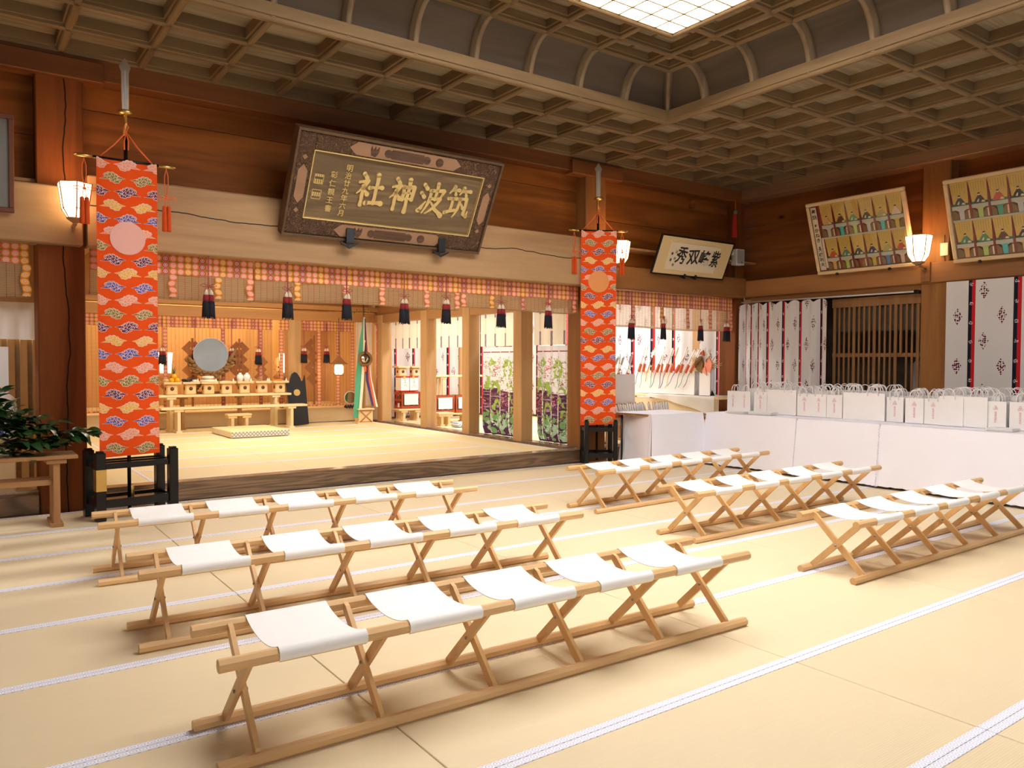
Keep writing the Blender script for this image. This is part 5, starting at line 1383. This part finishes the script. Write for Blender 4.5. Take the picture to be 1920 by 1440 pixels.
# ------------------------------------------------------------------ cloth-covered tables
TH=.765
def covered_table(label,x0,x1,y0,y1,faces,seed,skew=0):
    """faces: sides that carry a hanging cloth, 'w','s','n' """
    t=thing('covered_table',label,'table',(0,0,0))
    obj('tabletop',MB().box(((x0+x1)/2,(y0+y1)/2,TH-.02),(x1-x0-.04,y1-y0-.04,.03),.004),'midwood',t)
    for x in (x0+.08,x1-.08):
        for y in (y0+.08,y1-.08): obj('leg',MB().cyl((x,y,0),(x,y,TH-.03),.016,8),'iron',t)
    mb=MB(); g=math.sin
    mb.grid(lambda u,v:(x0+(x1-x0)*u,y0+(y1-y0)*v,TH+.002*g(u*9+v*5+seed)),12,12,uvfn=None)
    def side(pa,pb,nx,ny):
        L=math.hypot(pb[0]-pa[0],pb[1]-pa[1]); n=int(L*24)
        def fn(u,v):
            s=u*L; z=TH*(1-v)+ (.022+.012*abs(g(s*28)))*v
            e=math.sin(PI*u); k=v*((.03*g(s*2.7+seed)+.014*g(s*7.3+seed*2))*min(1,e*3)+.07)+.004*g(s*17)*v*e
            k+=.006*max(0,1-abs(v-.48)*28)+.004*max(0,1-abs((s%.55)-.27)*60)
            if v==0: k=.0
            tx,ty=(pb[0]-pa[0])/L,(pb[1]-pa[1])/L; q=k*(2*u-1)*abs(2*u-1)**14 if len(faces)>1 else .012*v*(2*u-1)
            return (pa[0]+(pb[0]-pa[0])*u+nx*k+tx*q,pa[1]+(pb[1]-pa[1])*u+ny*k+ty*q,z)
        mb.grid(fn,n,14)
    if 'w' in faces: side((x0+skew,y1),(x0,y0),-1,0)
    if 's' in faces: side((x0,y0),(x1,y0),0,-1)
    if 'n' in faces: side((x1,y1),(x0,y1),0,1)
    obj('tablecloth',mb,'cloth',t)
    if 'w' in faces and len(faces)<3 and y0<6.2 or y0>7 :
        sm=MB(); n=46; sm.tube([(x0-.012-.085*(i/n) ,y0+(.010 if i%2 else -.006),TH*(1-i/n)+.02) for i in range(n+1)],.0035,4)
        obj('zigzag_edge',sm,'heri',t)
    return t
covered_table('white cloth covered table beside the right banner, facing the benches',7.90,8.97,7.66,8.42,'ws',1.0,.20)
covered_table('far section of the long white cloth table below the striped curtain',9.0,10.75,6.10,7.62,'wn',2.2)
covered_table('middle section of long white cloth table before slatted door',9.0,10.75,4.97,6.095,'w',3.1)
covered_table('near section of the long white cloth table cut by right frame edge',9.0,10.75,2.2,4.965,'ws',4.4)
# ------------------------------------------------------------------ paper bags
def bag_meshes(w,d,h,key):
    # local: face toward -x (front), width along y
    mb=MB(); i=.004
    x0,x1=-d/2,d/2
    V=[(x0,-w/2,0),(x0,w/2,0),(x1,w/2,0),(x1,-w/2,0),(x0+.004,-w/2,h),(x0+.004,w/2,h),(x1-.004,w/2,h),(x1-.004,-w/2,h),(0,w/2-.035,h),(0,-w/2+.035,h),(0,w/2-.012,.10),(0,-w/2+.012,.10)]
    F=[(0,4,5,1),(3,2,6,7),(0,1,2,3)]
    S_=[(1,5,8,10),(10,8,6,2),(1,10,2),(0,11,9,4),(11,3,7,9),(0,3,11)]
    mb.add(V,[f for f in F],0); mb.add(V,S_,1)
    mb.add(V,[f[::-1] for f in S_],1)
    body=mb.mesh('bag_body',[M['bag'],M['bag_side']])
    mb=MB(); q=w*.24
    pts=[(0,-q,h-.03),(0,-q,h+.02)]+[(0,-q*math.cos(PI*k/8),h+.02+.075*math.sin(PI*k/8)) for k in range(1,8)]+[(0,q,h+.02),(0,q,h-.03)]
    mb.tube(pts,.0055,5); hd=mb.mesh('handle',M['handle'])
    return body,hd,h,w,d
BA=bag_meshes(.22,.10,.305,'a'); BB=bag_meshes(.275,.13,.345,'b')
_pt=text_mesh('筑\n波\n山\n神\n社',.026,.0008,.0005,'pinkprint','print')
def crest_mesh():
    mb=MB()
    for k in range(3):
        a=PI/2+2*PI*k/3; mb.tube([(0,.016*math.cos(a)+.011*math.cos(2*PI*j/10),.016*math.sin(a)+.011*math.sin(2*PI*j/10)) for j in range(10)],.0022,4,closed=True)
    return mb.mesh('crest',M['pinkprint'])
_cm=crest_mesh()
def bag(label,x,y,z,kind,rz=0,group=None,printed=False,handles=True):
    body,hd,h,w_,d_=kind
    t=thing('paper_bag',label,'bag',(x,y,z),rz,group)
    bb=link('bag_body',body,t)
    if handles:
        for s in (-1,1): link('handle',hd,t,(s*(d_/2-.008),rnd.uniform(-.006,.006),0),(0,R(rnd.uniform(-9,9)),R(rnd.uniform(-5,5))))
    if printed:
        link('print',_pt,bb,(-d_/2-.0012,0,h*.42),(PI/2,0,-PI/2))
        link('crest',_cm,bb,(-d_/2-.002,0,h*.76))
    return t
fr=[(7.605,'A',1),(7.385,'A',1),(7.11,'A',1),(6.89,'B',0),(6.65,'B',0),(6.40,'A',1),(6.18,'A',1),(5.96,'A',1),(5.68,'B',0),(5.40,'B',0),(5.145,'A',1),(4.90,'A',1),(4.68,'A',1),(4.455,'B',0),(4.20,'B',0),(3.985,'A',1),(3.75,'A',1),(3.50,'A',1),(3.2,'B',0),(2.9,'A',1)]
ORD=['leftmost','second','third','fourth','fifth','sixth','seventh','eighth','ninth','tenth','eleventh','twelfth','thirteenth','fourteenth','fifteenth','sixteenth','seventeenth','eighteenth','nineteenth','twentieth']
for i,(y,k,p) in enumerate(fr):
    bag('front row white paper bag, %s from the left, %s'%(ORD[i],'with pink crest and lettering' if p else 'larger and plain'),9.50+rnd.uniform(-.02,.02),y-.10,TH+.004,BA if k=='A' else BB,R(rnd.uniform(-4,4)),'front row of bags on the white tables',bool(p))
for r_ in range(5):
    y=7.30-rnd.uniform(0,.05)
    while y>2.7:
        k='B' if (int(y*1.3)%2) else 'A'
        w_=.27 if k=='B' else .215
        bag('white paper bag in the rear rows, only its top and twisted handles showing',9.71+.165*r_,y,TH+.004,BA if k=='A' else BB,R(rnd.uniform(-2,2)),'rear rows of bags on the white tables')
        y-=w_+.03+rnd.uniform(0,.03)
def papers(label,x,y,z,n,w_=.32,d_=.22,rz=0):
    t=thing('envelope_stack',label,'paper',(x,y,z),rz)
    for i in range(n): obj('envelope',MB().box((rnd.uniform(-.008,.008),rnd.uniform(-.01,.01),.004+.008*i),(d_,w_,.006)),'white_paper',t)
papers('small stack of white envelopes at the far corner of the long table',9.17,7.18,TH+.004,4,.30,.2)
papers('wider stack of white envelopes beside the corner stack',9.25,6.82,TH+.004,5,.36,.2,R(5))
papers('stack of white envelopes near right frame edge before bag seventeen',9.22,3.72,TH+.004,4,.26,.2)
# ------------------------------------------------------------------ arrows, gift shelf in the right opening
def arrow(label,x,y,z,rz,lean,col='robe_r',ribbon_=True,group=None,L=.5):
    mw=Matrix.Translation((x,y,z))@Matrix.Rotation(rz,4,'Z')@Matrix.Rotation(lean,4,'Y')
    t=thing('decorative_arrow',label,'arrow',mw=mw,group=group)
    obj('shaft',MB().cyl((0,0,0),(0,0,L),.006,6),'midwood',t)
    obj('fletching',MB().box((.012,0,L-.09),(.035,.005,.14)).box((-.016,0,L-.10),(.02,.005,.12)),'white_paper',t)
    obj('red_tag',MB().box((0,-.012,.10),(.07,.008,.16),.003),col,t)
    if ribbon_:
        mb=MB(); mb.tube([(.01,-.01,.02),(.02,-.02,-.08),(.005,-.03,-.2),(.02,-.03,-.3)],.006,4); obj('ribbon',mb,rnd.choice(['mint','purple','c_blue','yellow']),t)
    return t
slat_table('dark wooden table with white bags just right of right banner',8.30,9.12,9.30,.82,.5,name='side_table',mt='midwood',ml='midwood',legin=.1)
_bc=bag_meshes(.24,.13,.48,'c')
for i,(x,l) in enumerate(((8.50,'left'),(8.73,'middle'),(8.96,'right'))):
    bag('tall white paper bag on the dark table right of right banner, %s one'%l,x,9.25,.825,_bc,R(90),'tall bags on the dark table')
    for q in range(2): arrow('decorative arrow with red tag standing in the tall bags on the dark table',x-.04+.07*q,9.25+.02*q,1.15,R(rnd.uniform(-30,30)),R(rnd.uniform(5,28)),'robe_r',False,'arrows in the tall bags')
t=thing('long_shelf','pale wooden shelf table under the arrows along the side room curtain','table',(10.75,9.9,.2))
obj('tabletop',MB().box((0,0,.69),(.6,2.6,.04),.005),'sanbo',t); obj('apron',MB().box((-.27,0,.53),(.03,2.5,.22)),'cement',t); obj('lower_shelf',MB().box((0,0,.30),(.56,2.5,.03)),'sanbo',t)
for x in (-.25,.25):
    for y in (-1.22,1.22): obj('leg',MB().box((x,y,.34),(.05,.05,.68),.004),'sanbo',t)
t=thing('shelf_cloth','white cloth draped over the near end of the arrow shelf','cloth',(10.75,9.0,.91))
def fsh(u,v):
    x=-.34+.0*u; 
    if v<.5: return (.3-.64*(v/.5),-.35+1.6*u,.008+.004*math.sin(u*20))
    q=(v-.5)/.5; return (-.345-.02*math.sin(u*16)*q,-.35+1.6*u,.008-(.28*(1-u)**1.5+.05)*q)
obj('cloth',MB().grid(fsh,30,12),'drape',t)
bw=bag_meshes(.26,.16,.42,'d')
ys=[9.02,9.35,9.62,9.88,10.12,10.36,10.6]
for i,y in enumerate(ys): bag(['large plain white bag at the near end of the arrow shelf','white bag with arrows on shelf, second from the near end','white bag with arrows on shelf, third from the near end','white bag with arrows on shelf, fourth from the near end','white bag with arrows on shelf, fifth from the near end','white bag with arrows on shelf, sixth from the near end','white bag with arrows on shelf, farthest one'][i],10.66,y,.925,_bc if i==0 else bw,R(rnd.uniform(-6,6)),None,False,False)
for i in range(12):
    y=9.3+i*.115
    arrow('decorative arrow with red tag and trailing ribbon on the side room shelf',10.52,y,1.30,R(rnd.uniform(70,110)),R(rnd.uniform(-35,-10)),rnd.choice(['robe_r','robe_r','redribbon','sanbo']),True,'arrows along the shelf')
t=thing('straw_decoration','straw fan decoration with pink and brown cloth standing on the shelf','decoration',(10.66,9.10,1.27),R(-90))
mb=MB(); rr=random.Random(6)
for i in range(40):
    a=R(20+140*rr.random()); l=rr.uniform(.28,.46); mb.tube([(0,0,.05),(l*.6*math.cos(a),rr.uniform(-.03,.03),.05+l*.6*math.sin(a)),(l*math.cos(a),rr.uniform(-.05,.05),.05+l*math.sin(a))],.007,4,rad=[.01,.008,.003])
obj('straw_fan',mb,'root',t); obj('pink_cloth',MB().prism([(.06,.10),(.20,.05),(.24,.22),(.17,.32),(.13,.22),(.09,.26)],.03,y0=-.07).prism([(.04,.08),(.14,.0),(.10,.16)],.02,y0=-.09),'c_salmon',t)
obj('brown_knot',MB().prism([(-.10,.10),(.02,.04),(.05,.22),(-.02,.34),(-.14,.28)],.04,y0=-.08).tube([(-.14,-.06,.16),(-.06,-.12,.24),(.03,-.07,.32)],.03,8),'arch',t); obj('red_bow',MB().prism([(-.07,.34),(0,.38),(.08,.34),(.06,.44),(0,.40),(-.06,.44)],.03,y0=-.09),'robe_r',t)
mb=MB()
for i in range(7): mb.prism([(-.2+.05*i,.30+.05*math.sin(i)),(-.17+.05*i,.44+.04*math.sin(i*2)),(-.13+.05*i,.32+.04*math.cos(i))],.01,y0=-.02-.004*i)
obj('white_paper_petals',mb,'white_paper',t)
for i in range(34):
    arrow('white sleeved arrow packed upright behind the cloth table by right banner',7.95+.038*i+rnd.uniform(-.01,.01),8.52+rnd.uniform(-.02,.06),.60,R(rnd.uniform(160,200)),R(rnd.uniform(10,26)),'robe_r' if i<8 else 'white_paper',False,'arrow packs behind the cloth table',.30)
t=thing('arrow_box','low pale wooden box holding the packed arrows','box',(8.62,8.56,0)); obj('tray',MB().box((0,0,.57),(1.42,.16,.03)).box((0,-.08,.62),(1.42,.012,.1)).box((0,.08,.62),(1.42,.012,.1)),'sanbo',t)
for x in (-.66,.66): obj('leg',MB().box((x,0,.28),(.05,.14,.56),.004),'sanbo',t)
# ------------------------------------------------------------------ offerings in the side room beyond the posts
def crate(label,x,y,z,rz=0):
    t=thing('bottle_crate',label,'crate',(x,y,z),rz,'brown red bottle crates')
    w_,d_,h=.46,.36,.36; mb=MB()
    for s in (-1,1):
        mb.box((s*(w_/2-.01),0,h/2),(.02,d_,.05)); mb.box((s*(w_/2-.01),0,h-.03),(.03,d_,.06)); mb.box((s*(w_/2-.01),0,.03),(.03,d_,.06))
        mb.box((0,s*(d_/2-.01),h-.03),(w_,.03,.06)); mb.box((0,s*(d_/2-.01),.03),(w_,.03,.06))
        for q in (-1,-.33,.33,1):
            mb.box((q*(w_/2-.02),s*(d_/2-.01),h/2),(.035,.022,h)); 
            mb.box((s*(w_/2-.01),q*(d_/2-.02),h/2),(.022,.03,h))
    mb.box((0,0,.012),(w_,d_,.02)); obj('lattice_case',mb,'crate',t)
    mb=MB()
    for i in range(3):
        for j in range(2): mb.lathe([(.045,0),(.048,.22),(.018,.29),(.018,.34)],(-.14+.14*i,-.08+.16*j,.025),10)
    obj('bottle',mb,'green',t); obj('paper_label',MB().box((0,-d_/2-.008,.20),(.34,.004,.24)),'white_paper',t)
    obj('side_label',MB().box((-w_/2-.004,-.04,.07),(.004,.08,.09)),'white_paper',t)
    return t
slat_table('low pale trestle under the near brown red crate',7.80,8.42,15.25,.47,.4,name='low_trestle',legin=.14,mt='sanbo',ml='sanbo',n=4)
crate('brown red bottle crate with white paper, left of second doorway post',8.10,15.25,.475)
t=thing('gift_box','white gift box with red and yellow trim, left of the stacked pair','box',(7.98,15.25,.845)); 
def gift(t):
    obj('carton',MB().box((0,0,.16),(.20,.26,.32),.003),'white_paper',t); obj('trim',MB().box((0,0,.315),(.204,.264,.03)).box((0,0,.012),(.204,.264,.022)),'red',t)
    obj('yellow_flower',MB().prism(sm_circle(-.02,.305,.03,8),.006,y0=-.137),'yellow',t)
    obj('cord',MB().box((0,-.132,.14),(.15,.003,.004)).prism([(-.06,.09),(-.055,.09),(.06,.2),(.055,.2)],.003,y0=-.134).prism([(.055,.09),(.06,.09),(-.055,.2),(-.06,.2)],.003,y0=-.134),'pinkprint',t)
gift(t); place_text(t,'奉',0,.24,.035,'zinc',-.133,'lettering',.0008); place_text(t,'納',0,.20,.035,'zinc',-.133,'lettering',.0008)
t=thing('gift_box','white gift box with red and yellow trim, right of the stacked pair','box',(8.20,15.25,.845)); gift(t); place_text(t,'奉',0,.24,.035,'zinc',-.133,'lettering',.0008); place_text(t,'納',0,.20,.035,'zinc',-.133,'lettering',.0008)
sanbo('offering stand on the gift boxes, left one',7.95,15.25,1.17,.95,'offering stands on the gift boxes'); sanbo('offering stand on the gift boxes, right one',8.28,15.25,1.17,.95,'offering stands on the gift boxes')
slat_table('low pale trestle under the two crates in the second doorway',8.05,9.12,14.2,.42,.36,name='low_trestle',legin=.2,mt='sanbo',ml='sanbo',n=4)
crate('brown red bottle crate in the second doorway, left one',8.34,14.2,.425); crate('brown red bottle crate in the second doorway, right one',8.83,14.2,.425)
slat_table('pale wooden table behind the crates in the second doorway',8.45,9.8,14.95,1.20,.4,name='side_table',legin=.3,mt='sanbo',ml='sanbo',n=3)
slat_table('small pale slatted stool at the foot of the second post',7.86,8.22,13.62,.47,.30,name='low_stool',legin=.1,mt='sanbo',ml='sanbo',n=5,cat='stool')
t=thing('folded_mat','small rolled mat with blue edging on the side room floor','mat',(8.25,13.1,.206)); obj('roll',MB().box((0,0,.05),(.5,.3,.09),.02),'mattrim',t)
t=thing('sign_slat','tall pale board leaning beside the second post','board',mw=Matrix.Translation((7.92,13.95,.21))@Matrix.Rotation(R(-8),4,'Y')); obj('panel',MB().box((0,0,.45),(.10,.03,.9),.004),'hinoki',t)
# ------------------------------------------------------------------ left edge: leaf table, branches, slats, cask
lt=slat_table('dark brown wooden table heaped with evergreen branches at left edge',-.95,.90,8.22,.645,.42,0,name='leaf_table',legin=.17,mt='tblwood',ml='tblwood_z',n=4,th=.035)
for y in (8.10,8.34): 
    obj('rail',MB().box((-.0,y-8.22,.40),(1.5,.035,.05),.004),'tblwood',lt)
br=thing('evergreen_branches','heap of dark glossy evergreen branches lying on the brown table','plant',(0,8.22,.645))
def leafmesh(L,W,c,name,m):
    mb=MB(); n=5; vs=[]; fs=[]
    for i in range(n+1):
        u=i/n; w_=W*math.sin(PI*min(1,u*.93+.05))**.8; z=c*math.sin(u*PI)*.5-c*u*u
        vs+=[(L*u,-w_,z+.15*w_),(L*u,0,z-.0),(L*u,w_,z+.15*w_)]
    for i in range(n):
        a=3*i; fs+=[(a,a+3,a+4,a+1),(a+1,a+4,a+5,a+2)]
    return mb.add(vs,fs,0,True).mesh(name,M[m])
LV=[leafmesh(.15,.033,.02,'leaf','leaf'),leafmesh(.13,.029,.03,'leaf','leaf'),leafmesh(.17,.036,.035,'leaf','leaf'),leafmesh(.15,.033,.02,'leaf','leaf2')]
rr=random.Random(11); nl=0; mbt=MB()
heap=MB()
def addleaf(p,d,k,dest):
    global nl
    up=Vector((rr.uniform(-.5,.5),rr.uniform(-.5,.5),1)).normalized(); x=d.normalized(); y=up.cross(x); y.normalize(); z=x.cross(y)
    m=Matrix(((x.x,y.x,z.x,p.x),(x.y,y.y,z.y,p.y),(x.z,y.z,z.z,p.z),(0,0,0,1)))
    if dest=='part': link('leaf',LV[k],br,mw=m); nl+=1
    else:
        me=LV[k]; heap.add([v.co[:] for v in me.vertices],[tuple(q.vertices) for q in me.polygons],0,True,m)
for i in range(120):
    u=rr.random(); bx=-.60+1.30*u; hgt=(.16+.26*math.sin(min(1,max(0,(bx+.6)/1.35))*PI*.75+.35))
    p0=Vector((bx-.25,rr.uniform(-.12,.14),rr.uniform(.02,hgt*.95))); d=Vector((rr.uniform(.2,1),rr.uniform(-.55,.45),rr.uniform(-.15,.35))).normalized()
    if i<7: p0=Vector((.45+.05*i,rr.uniform(-.15,.1),.03+.03*i)); d=Vector((1,rr.uniform(-.4,.2),.22-.05*i)).normalized()
    if i in (8,9): p0=Vector((.05+.1*(i-8),-.02,.2)); d=Vector((.75,0,.8)).normalized()
    L=rr.uniform(.22,.42); pts=[p0,p0+d*L*.5+Vector((0,0,.015)),p0+d*L]; mbt.tube(pts,.004,5,rad=[.005,.004,.0025])
    n=rr.randint(7,10)
    for j in range(n):
        q=p0+d*L*(j+1)/n; side=Vector((-d.y,d.x,rr.uniform(-.3,.3)))*(1 if j%2 else -1)
        ld=(d*.8+side*.8+Vector((0,0,rr.uniform(-.2,.25)))).normalized()
        if q.z<.07: ld.z=abs(ld.z)*.6+.08
        addleaf(q,ld,3 if (rr.random()<.1 or i in (8,9)) else rr.randint(0,2),'part' if (nl<290 and rr.random()<.42 and (q.y<.02 or q.z>.25)) else 'heap')
obj('twigs',mbt,'twig',br); stuff(obj('leaf_mass',heap,'leaf',br))
wl2=empty_struct('wall_left_room')
obj('upper_boards',MB().box((.2,9.65,2.5),(1.2,.05,.8)),'slat',wl2)
for i in range(6): obj('slat',MB().box((.72-.115*i,9.9,.95),(.07,.05,1.55),.005),'slat',wl2)
obj('panel',MB().box((.35,9.96,.95),(.9,.03,1.55)),'sill',wl2)
t=thing('sake_cask','white straw-wrapped sake cask with painted figures at left frame edge','cask',(.22,9.25,.2))
obj('barrel',MB().lathe([(.2,.45),(.26,.5),(.275,.72),(.26,.93),(.2,.98)],(0,0,0),24),'white_paper',t)
mb=MB()
for z,r in ((.53,.268),(.90,.268)): mb.tube([(r*math.cos(2*PI*i/24),r*math.sin(2*PI*i/24),z) for i in range(24)],.016,6,closed=True)
for a in (-20,-60,-100): mb.tube([((.285 if 0<k<6 else .25)*math.cos(R(a)),(.285 if 0<k<6 else .25)*math.sin(R(a)),.48+.075*k) for k in range(7)],.014,6)
obj('straw_rope',mb,'straw',t)
mb=MB(); mb.prism([(.02,.60),(.10,.60),(.08,.74),(.04,.74)],.005,y0=-.279).prism([(.10,.58),(.16,.58),(.14,.70)],.005,1,y0=-.262).prism(sm_circle(.06,.76,.018,8),.005,2,y0=-.278); obj('painted_figures',mb,['red','c_blue','skin'],t)
obj('stand',MB().box((0,0,.22),(.5,.5,.44),.01),'sanbo',t)
t=thing('paper_poster','white notice sheets with pink edge hanging at far left','poster',(.17,8.93,1.19)); obj('sheet',MB().box((0,0,.22),(.5,.02,.44)),'white_paper',t); obj('pink_edge',MB().box((.2,-.012,.012),(.1,.004,.02)),'pinkprint',t); obj('holder',MB().box((0,.02,-.48),(.04,.03,.96)),'tblwood',t)
slat_table('small slatted pale stool on the raised floor at far left',.30,.78,10.5,.52,.24,name='low_stool',legin=.10,mt='sanbo',ml='sanbo',n=4,cat='stool')
